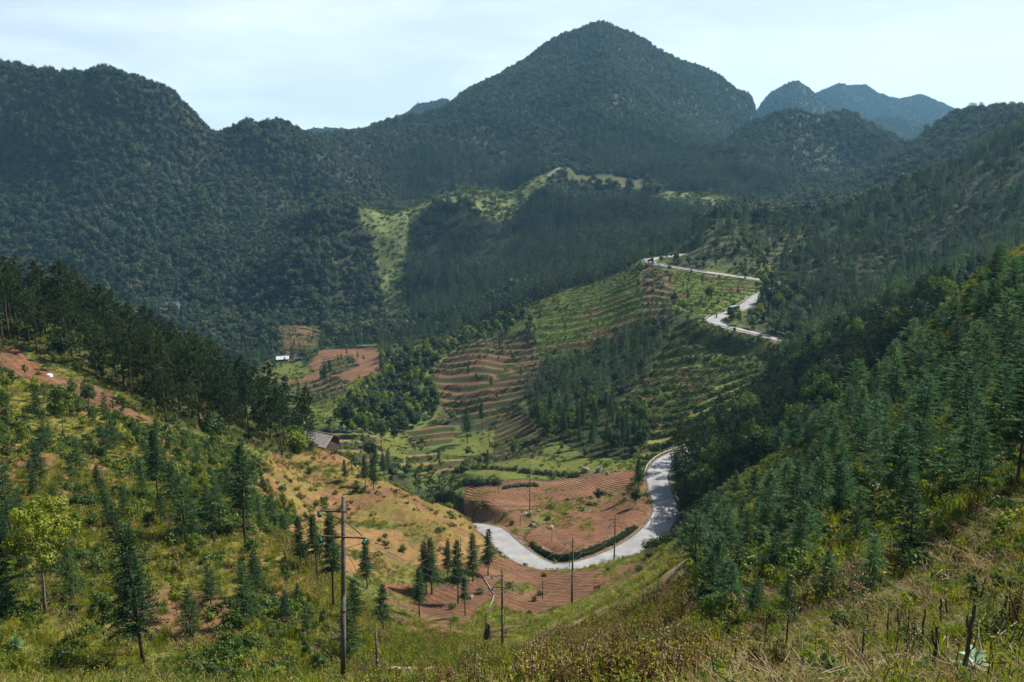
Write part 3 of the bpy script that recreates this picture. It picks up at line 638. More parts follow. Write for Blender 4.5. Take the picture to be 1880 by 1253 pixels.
def trunk_mesh(name, h, r, mat, seed=0, bend=.02, limbs=()):
    mb = MB(); g = random.Random(seed); pts = []; rad = []
    for k in range(7):
        t = k/6; pts.append((g.uniform(-1, 1)*bend*h*t, g.uniform(-1, 1)*bend*h*t, h*t-(.25 if k == 0 else 0))); rad.append(r*(1-.88*t)+.004)
    pts[-1] = (0, 0, h)
    mb.tube(pts, rad, 6)
    for (z, a, L_, ang) in limbs:
        p = (0, 0, h*z); d = (math.cos(a)*math.cos(ang), math.sin(a)*math.cos(ang), math.sin(ang))
        mb.tube([p, tuple(p[i]+d[i]*L_*.5 for i in range(3)), tuple(p[i]+d[i]*L_+(0, 0, .1*L_)[i] for i in range(3))], [r*.42*(1-z*.5), r*.28, r*.08], 5)
    return mb.mesh(name, mat, True)
def blob_crown(seed, blobs, leaves, size, mat=None, shell=.75, flat=1.0, facing=1.0):
    """leaf cards scattered through a set of clumps (x, y, z, r), mostly lying along the clump's surface"""
    g = np.random.default_rng(seed); B = np.array(blobs); w = B[:, 3]**2; ii = g.choice(len(B), leaves, p=w/w.sum())
    n = unit(g.normal(size=(leaves, 3))); rr = B[ii, 3]*(shell+(1-shell)*g.random(leaves))*g.choice([1, 1, .8, .55], leaves)
    n2 = n.copy(); n2[:, 2] *= flat
    C = B[ii, :3]+n2*rr[:, None]
    nn = unit(n*facing+g.normal(size=(leaves, 3))*.45+np.array([0, 0, .35]))
    D = g.normal(size=(leaves, 3)); D = unit(D-nn*(D*nn).sum(1, keepdims=True)); S = np.cross(nn, D)
    D = D*(size*g.uniform(.6, 1.3, leaves))[:, None]
    return cards(C-D*.5, D, size*.33*np.ones(leaves), S)
def rand_blobs(seed, n, cx, cz, rx, rz, r0, r1):
    g = np.random.default_rng(seed); out = []
    for k in range(n):
        d = unit(g.normal(size=3)); q = g.random()**.4
        out.append((cx+d[0]*rx*q, d[1]*rx*q, cz+d[2]*rz*q, g.uniform(r0, r1)))
    return out
def pine_crown(seed, h=12.0, z0=.45, wid=.17, tufts=1.0):
    g = np.random.default_rng(seed); C = []; D = []; W = []; S = []
    nb = int(52*tufts)
    for k in range(nb):
        t = (k+g.random())/nb; z = h*(z0+(1-z0)*t)
        Lb = h*wid*(.45+.75*math.sin(math.pi*min(1, (t*.85+.16))))*g.uniform(.5, 1.15)*(1 if t < .85 else .6)
        a = g.random()*6.283; dirh = np.array([math.cos(a), math.sin(a), 0]); rise = g.uniform(.0, .55)
        m = max(3, int(Lb/.28))
        for s in np.linspace(.35, 1, m):
            p = dirh*Lb*s+np.array([0, 0, z+Lb*rise*s])+g.normal(size=3)*.12
            q = 15; dd = unit(g.normal(size=(q, 3))+dirh*.5+np.array([0, 0, .5]))*g.uniform(.22, .46, (q, 1))
            C.append(np.repeat(p[None], q, 0)); D.append(dd); W.append(np.full(q, .045)); S.append(unit(np.cross(dd, g.normal(size=(q, 3)))))
    C, D, W, S = map(np.concatenate, (C, D, W, S)); return cards(C, D, W, S)
def conifer_far_crown(seed, h=9.0, wid=.22, z0=.12, n=230, size=.75):
    g = np.random.default_rng(seed); t = g.random(n)**1.25; a = g.random(n)*6.283
    rr = h*wid*(1-t)**.8*g.uniform(.5, 1.1, n)+.08; z = h*(z0+(1-z0)*t)
    C = np.stack([np.cos(a)*rr, np.sin(a)*rr, z], 1); o = np.stack([np.cos(a), np.sin(a), -.25+g.normal(size=n)*.3], 1)
    D = unit(o)*(size*g.uniform(.6, 1.2, n)*(1-.55*t))[:, None]; S = unit(np.cross(D, g.normal(size=(n, 3))*.6+np.array([0, 0, 1])))
    return cards(C-D*.4, D, .3*size*(1-.5*t), S)
PROTO = bpy.data.collections
def proto_coll(name, meshes):
    c = bpy.data.collections.new(name)
    for k, me in enumerate(meshes):
        o = bpy.data.objects.new(f'{name}_{k:02d}', me); c.objects.link(o)
    return c
def joined(name, parts):
    """one mesh of several card / trunk meshes"""
    V = []; Fq = []; Ft = []; mi = []; mats = []; n = 0; miq = []; mit = []
    for me in parts:
        co = np.zeros(len(me.vertices)*3, np.float32); me.vertices.foreach_get('co', co); V.append(co.reshape(-1, 3))
        mt = me.materials[0]
        if mt not in mats: mats.append(mt)
        k = mats.index(mt)
        for p in me.polygons:
            vs = [v+n for v in p.vertices]
            if len(vs) == 4: Fq.append(vs); miq.append(k)
            else:
                for q in range(1, len(vs)-1): Ft.append([vs[0], vs[q], vs[q+1]]); mit.append(k)
        n += len(me.vertices)
    return mesh_np(name, np.concatenate(V), np.array(Fq) if Fq else None, np.array(Ft) if Ft else None, mats, miq+mit)

# detailed plants, each a (trunk mesh, crown mesh) at true size, height noted
KINDS = {}
def kind(key, height, trunk, crown): KINDS.setdefault(key, []).append((height, trunk, crown))
for s in range(6):
    h = 6.0; z0 = (.08, .2, .12, .3, .16, .24)[s]
    kind('fir', h, trunk_mesh('trunk', h*.97, .085, BARK, s), card_mesh('crown', fir_crown(s, h, z0, (.29, .24, .33, .23, .27, .31)[s], (1, 1, .9, .9, 1.1, .8)[s]), FIR))
for s in range(4):
    h = 6.0
    kind('bluefir', h, trunk_mesh('trunk', h*.97, .075, BARK, s+9), card_mesh('crown', fir_crown(s+20, h, (.1, .22, .16, .3)[s], (.35, .30, .38, .29)[s], 1.0, .42), FIRB))
for s in range(3):
    h = 8.0
    kind('tallfir', h, trunk_mesh('trunk', h*.97, .11, BARK, s+30, .015), card_mesh('crown', fir_crown(s+40, h, (.32, .42, .25)[s], (.18, .15, .20)[s], 1.2, .12), FIR))
for s in range(5):
    h = 12.0
    kind('pine', h, trunk_mesh('trunk', h*.96, .15, BARK, s+50, .012), card_mesh('crown', pine_crown(s+60, h, (.42, .55, .25, .12, .15)[s], (.15, .12, .18, .19, .21)[s], (1, 1, 1.2, 1.5, 1.5)[s]), PINE))
for s in range(4):
    h = 5.0; g = random.Random(s+70)
    limbs = [(g.uniform(.4, .75), g.uniform(0, 6.28), g.uniform(1, 1.6), g.uniform(.6, 1.1)) for _ in range(7)]
    kind('sapling', h, trunk_mesh('trunk', h*.85, .05, PALEBARK, s+70, .02, limbs), card_mesh('crown', blob_crown(s+80, rand_blobs(s+80, 22, 0, h*.68, .75, 1.3, .22, .45), 1500, .17), (MIDG, MIDG, LIME, MIDG)[s]))
for s in range(4):
    h = 7.0; g = random.Random(s+90)
    limbs = [(g.uniform(.3, .6), g.uniform(0, 6.28), g.uniform(1.8, 2.8), g.uniform(.6, 1.0)) for _ in range(8)]
    kind('broad', h, trunk_mesh('trunk', h*.7, .12, BARK, s+90, .03, limbs), card_mesh('crown', blob_crown(s+100, rand_blobs(s+100, 34, 0, h*.62, 1.7, 1.9, .45, .85), 3000, .26), (DARK, MIDG, DARK, MIDG)[s]))
for s in range(4):
    kind('shrub', 1.6, None, card_mesh('crown', blob_crown(s+120, rand_blobs(s+120, 14, 0, .6, .7, .5, .25, .5), 900, .15), (MIDG, LIME, MIDG, DARK)[s]))
def lime_tree():
    h = 6.6; limbs = [(.42, .3, 2.6, .95), (.5, 2.4, 2.4, 1.0), (.55, 4.2, 2.2, .9), (.6, 5.3, 2.0, .8), (.66, 1.4, 2.0, 1.1)]
    t = trunk_mesh('trunk', h*.75, .085, PALEBARK, 3, .03, limbs)
    B = rand_blobs(301, 46, 0, h*.70, 1.75, 1.75, .22, .5)
    return h, t, card_mesh('crown', blob_crown(302, B, 5200, .16), LIME)
KINDS['limetree'] = [lime_tree()]

NAMES = {'fir': ('fir_tree', 'fir tree'), 'bluefir': ('fir_tree', 'fir tree'), 'tallfir': ('fir_tree', 'fir tree'), 'pine': ('pine_tree', 'pine tree'),
         'sapling': ('young_tree', 'young tree'), 'broad': ('broadleaf_tree', 'tree'), 'shrub': ('shrub', 'shrub'), 'limetree': ('broadleaf_tree', 'tree')}
TREES = []      # (x, y) of every single tree, to keep them apart
def plant(kd, X, Y, h, label, group=None, rg=random, var=None, z=None, squash=1.0):
    hh, tr, cr = KINDS[kd][var if var is not None else rg.randrange(len(KINDS[kd]))]
    s = h/hh; zz = float(ground(X, Y)) if z is None else z
    o = thing(NAMES[kd][0], label, NAMES[kd][1], (X, Y, zz-.05), rg.uniform(0, 6.28), group, (s*squash, s*squash, s))
    o.rotation_euler = (rg.gauss(0, .02), rg.gauss(0, .02), rg.uniform(0, 6.28))
    if tr: link('trunk', tr, o)
    link('crown' if tr else 'foliage', cr, o); TREES.append((X, Y)); return o

# ------------------------------------------------------------------ low, massed growth
def blades(seed, n, h, spread, w, bend, mat, name='tuft', leafy=0):
    g = np.random.default_rng(seed); a = g.random(n)*6.283; r = spread*g.random(n)**.6
    B = np.stack([np.cos(a)*r, np.sin(a)*r, np.full(n, -.04)], 1); hh = h*g.uniform(.5, 1.15, n)
    out = np.stack([np.cos(a+g.normal(size=n)*.6), np.sin(a+g.normal(size=n)*.6), 0*a], 1); sd = np.stack([-out[:, 1], out[:, 0], 0*a], 1)
    b1 = g.uniform(.2, 1, n)*bend
    P1 = B+out*(hh*b1*.25)[:, None]+np.array([0, 0, 1])*(hh*.55)[:, None]; P2 = B+out*(hh*b1)[:, None]+np.array([0, 0, 1])*(hh*(1-.35*b1))[:, None]
    V = np.stack([B-sd*w, B+sd*w, P1+sd*w*.8, P1-sd*w*.8, P2], 1).reshape(-1, 3); k = np.arange(n)*5
    return mesh_np(name, V, np.stack([k, k+1, k+2, k+3], 1), np.stack([k+3, k+2, k+4], 1), [mat])
def weed(seed, mat, h=.9, n=6, leaf=.1, lmat=None, lean=.15):
    g = np.random.default_rng(seed); parts = []; mb = MB(); Q = []
    for k in range(n):
        b = np.array([g.normal()*.18, g.normal()*.18, 0]); t = b+np.array([g.normal()*lean, g.normal()*lean, h*g.uniform(.6, 1.15)])
        mb.tube([tuple(b-[0, 0, .05]), tuple((b+t)/2+g.normal(size=3)*.02), tuple(t)], [.012, .010, .005], 3, False)
        m = int(14*h); s = g.uniform(.15, 1, m); P = b+(t-b)*s[:, None]; D = unit(g.normal(size=(m, 3))*[1, 1, .5])*(leaf*g.uniform(.6, 1.4, (m, 1)))
        Q.append(cards(P, D, np.full(m, leaf*.22), unit(np.cross(D, g.normal(size=(m, 3))))))
    return joined('weed', [mb.mesh('stem', mat), card_mesh('leaves', np.concatenate(Q), lmat or mat)])
def low_shrub(seed, mat, r=.6, n=260, leaf=.13):
    g = np.random.default_rng(seed); B = [(g.normal()*r*.55, g.normal()*r*.55, r*g.uniform(.1, .75), r*g.uniform(.16, .42)) for _ in range(11)]
    return card_mesh('low', blob_crown(seed, B, n, leaf, facing=.6), mat)
P_GRASS = proto_coll('grass_kinds', [blades(1, 46, .42, .32, .012, .8, GRASS), blades(2, 46, .55, .34, .012, .7, GRASS), blades(3, 40, .40, .36, .014, .9, YGRASS), low_shrub(4, LIME, .34, 130, .075), low_shrub(5, MIDG, .38, 130, .085), blades(6, 34, .5, .3, .012, .9, STRAW)])
P_WEED = proto_coll('weed_kinds', [weed(1, STALK, 1.0, 6, .12, MIDG), weed(2, STALK, .8, 7, .10, LIME), weed(3, STALK, 1.2, 5, .12, YGRASS), blades(7, 50, .95, .25, .014, .5, GRASS)])
P_DRYST = proto_coll('dry_stalk_kinds', [weed(11, STALK, 1.3, 9, .12, DRY, .1), weed(12, STALK, 1.1, 10, .10, DRY, .12), weed(13, STALK, 1.2, 7, .12, YGRASS, .12), weed(14, STALK, 1.4, 8, .09, STRAW, .08)])
P_STRAW = proto_coll('straw_kinds', [blades(21, 46, .34, .4, .008, 2.2, STRAW), blades(22, 40, .30, .5, .007, 2.6, STRAW), blades(23, 30, .4, .3, .009, 1.5, DRY), blades(24, 40, .3, .3, .010, .9, GRASS), low_shrub(25, MIDG, .34, 140, .07)])
P_BUSH = proto_coll('bush_kinds', [low_shrub(31, MIDG, .8, 420, .17), low_shrub(32, DARK, .9, 420, .18), low_shrub(33, LIME, .7, 380, .15), low_shrub(34, MIDG, .9, 420, .17), low_shrub(35, DRY, .6, 240, .14)])
P_CROP = proto_coll('crop_kinds', [low_shrub(41, LIME, .6, 170, .22), low_shrub(42, MIDG, .6, 170, .22), blades(43, 40, .6, .5, .03, .8, LIME)])
def fb(seed, mat, rx=2.1, h=5.6, n=430, size=.62): return card_mesh('far_crown', blob_crown(seed, rand_blobs(seed, 11, 0, h*.55, rx*.62, h*.26, rx*.32, rx*.55), n, size, shell=.7), mat)
P_FARB = proto_coll('far_broad_kinds', [fb(s, FARB, 2.6+.3*(s % 3), 5.4+.7*(s % 4)) for s in range(6)]+[fb(s+6, FARL, 2.4, 5+.6*s) for s in range(3)])
P_FARC = proto_coll('far_conifer_kinds', [card_mesh('far_fir', conifer_far_crown(s, 8+1.2*s, .17+.01*s), FARC) for s in range(4)])
P_MIDC = proto_coll('mid_conifer_kinds', [joined('mid_fir', [card_mesh('c', conifer_far_crown(s+9, 8.5+1.0*s, .17, .2, 620, .55), (FIR, FARC)[s % 2]), trunk_mesh('t', 7, .1, BARK, s)]) for s in range(4)]
                    + [joined('mid_broad', [card_mesh('c', blob_crown(s+55, rand_blobs(s+55, 16, 0, 4.4, 1.6, 1.6, .6, 1.1), 900, .42), (DARK, MIDG)[s]), trunk_mesh('t', 4, .12, BARK, s)]) for s in range(2)])
P_BAMB = proto_coll('bamboo_kinds', [card_mesh('bam', blob_crown(s+66, rand_blobs(s+66, 12, 0, 2.0, .9, 1.5, .4, .8), 700, .34), (MIDG, LIME, DARK)[s]) for s in range(3)])

def scatter(name, label, coll, pts, idx, scl, zsc=None, tilt=.08, sink=0.0, parent=None):
    """one object: growth nobody could count, instanced over the ground"""
    n = len(pts); g = np.random.default_rng(len(name)*7+n)
    me = bpy.data.meshes.new(name); me.vertices.add(n); P = np.array(pts, np.float32); P[:, 2] -= sink; me.vertices.foreach_set('co', P.ravel())
    rot = np.stack([g.normal(size=n)*tilt, g.normal(size=n)*tilt, g.random(n)*6.283], 1).astype(np.float32)
    a = me.attributes.new('turn', 'FLOAT_VECTOR', 'POINT'); a.data.foreach_set('vector', rot.ravel())
    a = me.attributes.new('grow', 'FLOAT_VECTOR', 'POINT'); sc = np.repeat(np.asarray(scl, np.float32)[:, None], 3, 1); 
    if zsc is not None: sc[:, 2] *= zsc
    a.data.foreach_set('vector', sc.ravel())
    a = me.attributes.new('which', 'INT', 'POINT'); a.data.foreach_set('value', np.asarray(idx, np.int32))
    me.update(); o = link(name, me); tag(o, label, kind='stuff')
    ng = bpy.data.node_groups.new(name+'_grow', 'GeometryNodeTree'); ng.interface.new_socket('Geometry', in_out='INPUT', socket_type='NodeSocketGeometry'); ng.interface.new_socket('Geometry', in_out='OUTPUT', socket_type='NodeSocketGeometry')
    N = ng.nodes.new; L = ng.links.new
    gi = N('NodeGroupInput'); go = N('NodeGroupOutput'); ci = N('GeometryNodeCollectionInfo'); ci.inputs['Collection'].default_value = coll
    ci.inputs['Separate Children'].default_value = True; ci.inputs['Reset Children'].default_value = True
    ip = N('GeometryNodeInstanceOnPoints'); ip.inputs['Pick Instance'].default_value = True
    def na(nm, ty):
        q = N('GeometryNodeInputNamedAttribute'); q.data_type = ty; q.inputs['Name'].default_value = nm; return q.outputs['Attribute']
    L(gi.outputs[0], ip.inputs['Points']); L(ci.outputs[0], ip.inputs['Instance']); L(na('which', 'INT'), ip.inputs['Instance Index'])
    L(na('turn', 'FLOAT_VECTOR'), ip.inputs['Rotation']); L(na('grow', 'FLOAT_VECTOR'), ip.inputs['Scale']); L(ip.outputs[0], go.inputs[0])
    md = o.modifiers.new('grow', 'NODES'); md.node_group = ng; return o

# every cell of the ground: its area and whether it can be seen
_A = np.zeros(H.shape); _A[:-1, :-1] = (np.diff(_th)[:, None]*np.diff(_rr)[None])*RR[:-1, :-1]
_gr = np.gradient(H, axis=1)/np.maximum(np.gradient(RR, axis=1), 1e-3); _gt = np.gradient(H, axis=0)/np.maximum(RR*np.gradient(TH, axis=0), 1e-3)
SLF = np.clip(np.sqrt(1+_gr**2+_gt**2), 1, 2.6)
def spots(zones, dens, seen_tol=14, seed=0, cond=None, hidden=.0, ymax=1e9, ymin=0):
    """random points on the ground: dens per square metre inside the named zones"""
    g = np.random.default_rng(seed+100)
    m = np.isin(ZN, [ZID[z] if z else 0 for z in zones]) & (GY > 2) & (np.abs(TH) < R(39)) & (GY < ymax) & (GY > ymin)
    if cond is not None: m &= cond
    w = _A*SLF*m*np.where(SEEN < seen_tol, 1.0, hidden)*dens
    cnt = g.poisson(w); ii, jj = np.nonzero(cnt); rep = cnt[ii, jj]; ii = np.repeat(ii, rep); jj = np.repeat(jj, rep)
    ii = np.minimum(ii, len(_th)-2); jj = np.minimum(jj, len(_rr)-2)
    a = g.random(len(ii)); b = g.random(len(ii)); th = _th[ii]+(_th[ii+1]-_th[ii])*a; r = _rr[jj]+(_rr[jj+1]-_rr[jj])*b
    X = r*np.sin(th); Y = r*np.cos(th)
    ok = sample_grid(RD, X, Y) > 1.25
    X, Y = X[ok], Y[ok]; return np.stack([X, Y, ground(X, Y)], 1)
def thin(P, dmin, r=None):
    """keep points at least dmin apart"""
    cell = {}; keep = []
    for k, p in enumerate(P):
        c = (int(p[0]//dmin), int(p[1]//dmin)); ok = True
        for dx in (-1, 0, 1):
            for dy in (-1, 0, 1):
                for q in cell.get((c[0]+dx, c[1]+dy), ()):
                    if (q[0]-p[0])**2+(q[1]-p[1])**2 < dmin*dmin: ok = False; break
        if ok: cell.setdefault(c, []).append((p[0], p[1])); keep.append(k)
    return P[keep]
# ------------------------------------------------------------------ trees one by one
rnd = random.Random(11)
def WHERE(g, u, v, Y):
    """words for the part of its wood that a tree stands in"""
    if 'right hillside' in g: return (', front rim of the stand' if v > 1020-.25*(u-1300) and Y < 62 else ', upper rim by the dark wood' if Y > 110 else ', well up the slope' if Y > 85 else ', in the middle of the stand')+(' near the right edge' if u > 1700 else ' at the left end' if u < 1400 else '')
    if 'left hillside' in g: return (', low down' if v > 1050 else ', near the red soil strip' if v < 800 else ', halfway up')+(' at the left edge' if u < 120 else ' by the grassy shoulder' if u > 420 else '')
    if 'left' in g: return (', at the left end' if u < 130 else ', above the barn' if u > 470 else ', at the lower right part' if u > 330 else ', in the middle')
    if 'shaded wood' in g: return (', beside the near road bend' if u < 1330 else ', at the far upper end' if u > 1550 else ', in the middle')
    if 'between the terraces' in g: return (', at the upper end' if v < 640 else ', at the foot' if v > 760 else ', in the middle')
    if 'terraces' in g: return (', in the village fields' if u < 700 else ', high by the upper road' if v < 600 else ', by the red terraces' if u < 1000 else ', by the green terraces')
    if 'open slopes' in g: return (', on the bare spur' if v < 960 and u < 900 else ', on the red field below the road' if u > 780 else ', beside the gully')
    return ''
def tree_at(kd, u, v, hpx, label, group=None, var=None, squash=1.0):
    X, Y, Z = hit(u, v); return plant(kd, X, Y, px(hpx, Y)*1.04, label, group, rnd, var, Z, squash)
# left hillside and the bare spur
LEFT = [
 ('limetree', 84, 1128, 252, 'yellow-green broadleaf tree with a thin forked trunk at the lower left edge', None),
 ('tallfir', 264, 1222, 300, 'tallest dark fir low on the left hillside, its trunk bare at the foot', 2),
 ('tallfir', 450, 992, 196, 'fir with a bare lower trunk standing above the shoulder of the left hillside', 0),
 ('tallfir', 291, 925, 146, 'slim dark fir halfway up the left hillside', 1),
 ('fir', 341, 998, 142, 'dense cone-shaped fir just left of the tall bare-trunked one', 2),
 ('tallfir', 553, 1046, 110, 'dark fir at the upper left end of the row crossing the gully', 2),
 ('tallfir', 583, 1066, 140, 'thin fir second from the left in the row above the gully', 1),
 ('tallfir', 613, 1122, 200, 'thin pale-stemmed fir right behind the tall nearest pole', 1),
 ('tallfir', 674, 1082, 106, 'dark fir just right of the tall nearest pole', 2),
 ('fir', 652, 1158, 112, 'broad fir at the edge of the gully beside the nearest pole', 3),
 ('fir', 704, 1168, 112, 'bushy dark fir at the left edge of the red soil patch', 3),
 ('tallfir', 770, 1134, 108, 'fir leaning over the red soil patch with its shadow beside it', 0),
 ('tallfir', 793, 1092, 120, 'dark dense fir pair member left above the red soil patch', 2),
 ('tallfir', 783, 1090, 112, 'slimmer dark fir touching the dense one above the red soil patch', 2),
 ('tallfir', 841, 1108, 132, 'tall fir rising in the middle of the row below the road end', 0),
 ('tallfir', 854, 1132, 88, 'round-topped fir on a bare stem right of the red soil patch', 1),
 ('tallfir', 868, 1068, 102, 'fir behind the row and left of the road end', 2),
 ('tallfir', 822, 1062, 80, 'small fir at the back of the row below the bare spur', 2),
 ('tallfir', 896, 1058, 98, 'fir standing against the left end of the pale road', 2),
 ('fir', 351, 1172, 112, 'fir low on the left hillside between the tallest fir and the gully', 0),
 ('fir', 472, 1102, 104, 'light green young fir on the grassy shoulder', 1),
 ('fir', 564, 1176, 74, 'small pale fir on the bright grassy shoulder', 1),
 ('fir', 525, 1144, 72, 'small fir higher up the bright grassy shoulder', 1),
 ('tallfir', 634, 886, 46, 'single dark fir standing alone on the bare spur', 2),
 ('tallfir', 671, 893, 62, 'left one of the two dark firs on the crest of the bare spur', 2),
 ('tallfir', 686, 900, 66, 'right one of the two dark firs on the crest of the bare spur', 2),
 ('fir', 713, 872, 46, 'dark fir at the right end of the spur crest', 3),
 ('broad', 604, 826, 38, 'dark shrubby tree in front of the grey-roofed barn', 0),
 ('fir', 24, 1000, 170, 'dark fir at the left edge above the yellow-green tree', 2),
 ('fir', 8, 1130, 210, 'very dark fir cut by the left edge of view', 0),
 ('sapling', 120, 810, 120, 'thin-stemmed young tree left of the upper red soil strip', 1),
 ('sapling', 137, 772, 88, 'left one of the two thin trees in front of the upper red soil strip', 0),
 ('sapling', 166, 768, 82, 'right one of the two thin trees in front of the upper red soil strip', 3),
 ('fir', 196, 782, 66, 'bluish young fir right of the thin trees by the red soil strip', 1),
 ('sapling', 226, 776, 60, 'pale green young tree at the lower end of the red soil strip', 0),
]
for kd, u, v, hp, lab, var in LEFT: tree_at(kd, u, v, hp, lab, None, None if kd == 'limetree' else var)
# right hillside: the ones that stand out
RIGHT = [(1306,1116,122),(1286,1128,68),(1339,1126,108),(1354,1076,92),(1385,1132,82),(1447,1132,94),(1405,972,82),(1468,1042,140),(1500,944,108),(1569,1002,122),(1516,1102,108),(1597,1088,124),(1667,1032,172),
 (1574,832,106),(1642,748,98),(1728,902,132),(1793,932,166),(1864,902,256),(1773,772,124),(1828,812,150),(1692,800,120),(1620,880,110),(1540,900,100),(1425,1226,62),(1370,1010,90),(1420,1060,96),(1700,700,95),(1750,680,100),(1840,640,110),(1876,760,150)]
for k, (u, v, hp) in enumerate(RIGHT):
    lab = {0: 'dark fir at the lower left end of the right hillside stand', 13: 'fir on the upper rim of the right hillside beside the dark wood', 16: 'broad dark fir beside the deep shade at the right', 17: 'huge fir cut by the right edge of view', 23: 'small dark fir standing alone among the dry stalks',
           12: 'large bluish fir with a bare trunk right of centre of the right hillside', 11: 'low wide bluish fir at the front rim of the right hillside stand', 7: 'fir with a long bare trunk near the front of the right hillside stand'}.get(k)
    tree_at('bluefir' if k % 3 else 'fir', u, v, hp, lab or 'large fir on the right hillside'+WHERE('right hillside', u, v, hit(u, v)[1]), None if lab else 'firs on the right hillside')
def grove(kinds, zones, dmin, nmax, h0, h1, label, group, seed, **kw):
    """random trees of a wood: the nearest nmax one by one, the others returned"""
    P = spots(zones, kw.pop('dens', .3), seed=seed, **kw)
    np.random.default_rng(seed).shuffle(P); T = np.array(TREES)
    if len(T):
        d = np.array([np.min(np.hypot(T[:, 0]-p[0], T[:, 1]-p[1])) for p in P]) if len(P) else np.zeros(0); P = P[d > dmin*.7]
    P = thin(P, dmin); P = P[np.argsort(P[:, 1])]
    rg = random.Random(seed)
    for p in P[:nmax]:
        kd = rg.choice(kinds); hh = rg.uniform(h0, h1); lb = label if isinstance(label, str) else label[kd]
        uu, vv = sight(p[0], p[1], p[2]); size = 'small' if hh < h0+(h1-h0)*.33 else 'tall' if hh > h0+(h1-h0)*.7 else 'mid-height'
        plant(kd, p[0], p[1], hh, size+' '+lb+WHERE(group if isinstance(group, str) else group[kd], uu, vv, p[1]), group if isinstance(group, str) else group[kd], rg, None, p[2], 1.18 if 'right hillside' in str(group) else 1.0)
    return P[nmax:]
grove(['bluefir', 'bluefir', 'fir'], ['rightslope'], 3.1, 130, 2.6, 5.4, 'fir on the right hillside', 'firs on the right hillside', 21, ymin=30, dens=.5, cond=fbm(GX, GY, 11, 3) > -.16)
grove(['bluefir', 'fir'], ['rightslope'], 3.3, 60, 3.5, 6.3, 'fir on the right hillside', 'firs on the right hillside', 121, ymin=75, dens=.5, cond=GX > 38)
grove(['fir'], ['leftslope'], 3.8, 80, 2.0, 5.0, 'young fir on the left hillside', 'young firs on the left hillside', 22, dens=.35, seen_tol=60, ymin=46)
grove(['sapling'], ['leftslope'], 3.4, 190, 1.6, 4.4, 'leafy sapling on the left hillside', 'saplings on the left hillside', 23, dens=.2, ymin=42, cond=GX < 0)
grove(['pine'], ['leftforest'], 3.3, 190, 5.5, 14.5, 'dark pine in the left hillcrest wood', 'pines in the wood on the left hillcrest', 24, dens=.5, seen_tol=120)
grove(['broad', 'broad', 'shrub'], ['leftforest'], 4.0, 110, 2.2, 7.0, 'bush below the left hillcrest pines', 'bushes under the left pines', 25, dens=.15, seen_tol=60)
REST_D = grove(['pine', 'broad', 'pine'], ['darkforest'], 3.6, 170, 8.5, 13.5, {'pine': 'dark pine in the shaded wood', 'broad': 'dark round tree in the shaded wood'},
               {'pine': 'pines in the shaded wood', 'broad': 'broadleaf trees in the shaded wood'}, 26, dens=.5, seen_tol=80)
REST_C = grove(['tallfir', 'tallfir', 'broad'], ['forestclump'], 4.0, 45, 6.5, 10, {'tallfir': 'narrow fir in the wood between terraces', 'broad': 'round tree in the wood between terraces'},
               {'tallfir': 'firs in the wood between the terraces', 'broad': 'broadleaf trees in the wood between the terraces'}, 27, dens=.4, seen_tol=60)
# single trees of the middle distance
MIDT = [('pine', 790, 912, 60, 'loose-crowned pine at the left of the pines behind the bare spur'), ('pine', 812, 925, 62, 'loose-crowned pine in the middle of the pines behind the bare spur'), ('pine', 834, 933, 66, 'bushy pine at the right of the pines behind the bare spur'), ('pine', 768, 906, 48, 'small pine leftmost behind the bare spur'),
 ('tallfir', 1172, 905, 70, 'dark fir at the roadside inside the near bend'), ('broad', 1166, 930, 40, 'dark green bush below the fir inside the near bend'), ('broad', 1098, 925, 34, 'small dark tree between the ploughed fields'),
 ('tallfir', 858, 815, 74, 'tall dark fir left above the bright green plot'), ('tallfir', 885, 790, 52, 'dark fir right behind the tall one above the green plot'), ('broad', 942, 842, 42, 'thin leafy tree on the red slope below the wood'),
 ('tallfir', 596, 705, 36, 'left one of the two columnar firs in the village fields'), ('tallfir', 606, 700, 40, 'right one of the two columnar firs in the village fields'), ('tallfir', 550, 728, 30, 'small columnar tree left in the village fields'), ('tallfir', 563, 730, 30, 'small columnar tree beside another in the village fields'),
 ('tallfir', 968, 640, 30, 'columnar dark tree on the edge between red and green terraces'), ('tallfir', 1206, 572, 26, 'left one of the two small firs on the upper red terraces'), ('tallfir', 1216, 578, 30, 'right one of the two small firs on the upper red terraces'), 
 ('broad', 1300, 556, 36, 'dark tree left of the bus above the upper bend'), ('broad', 1348, 612, 12, 'small tree inside the upper bend'), ('shrub', 1188, 472, 18, 'bright green bush at the far hairpin'), ('broad', 1214, 484, 16, 'small dark tree inside the far hairpin'),
 ('broad', 640, 790, 60, 'round tree right of the barn behind the spur'), ('broad', 665, 800, 52, 'round tree second right of the barn behind the spur'), ('broad', 700, 815, 50, 'round light tree on the valley floor by the green plot'), ('broad', 690, 770, 58, 'large dark tree below the bushy slope'), ('broad', 724, 812, 34, 'pale green round bush tree at the foot of the bushy slope'),
 ('tallfir', 1368, 505, 26, 'fir beside the upper road at its right end'), ('tallfir', 705, 880, 52, 'dark fir behind the spur crest, leftmost of three'), ('tallfir', 690, 868, 56, 'tall slim fir behind the spur crest'), ('broad', 680, 850, 50, 'leafy tree behind the pair of firs on the spur')]
for kd, u, v, hp, lab in MIDT: tree_at(kd, u, v, hp, lab)
grove(['tallfir', 'sapling'], ['plough', 'redterr2', 'grass', 'redterr', 'mixfield', 'greenterr'], 9, 90, 3.5, 6.5, {'tallfir': 'columnar fir on the fields', 'sapling': 'leafy tree on the fields'}, {'tallfir': 'firs on the terraces', 'sapling': 'small trees on the terraces'}, 28, dens=.006, ymin=205)
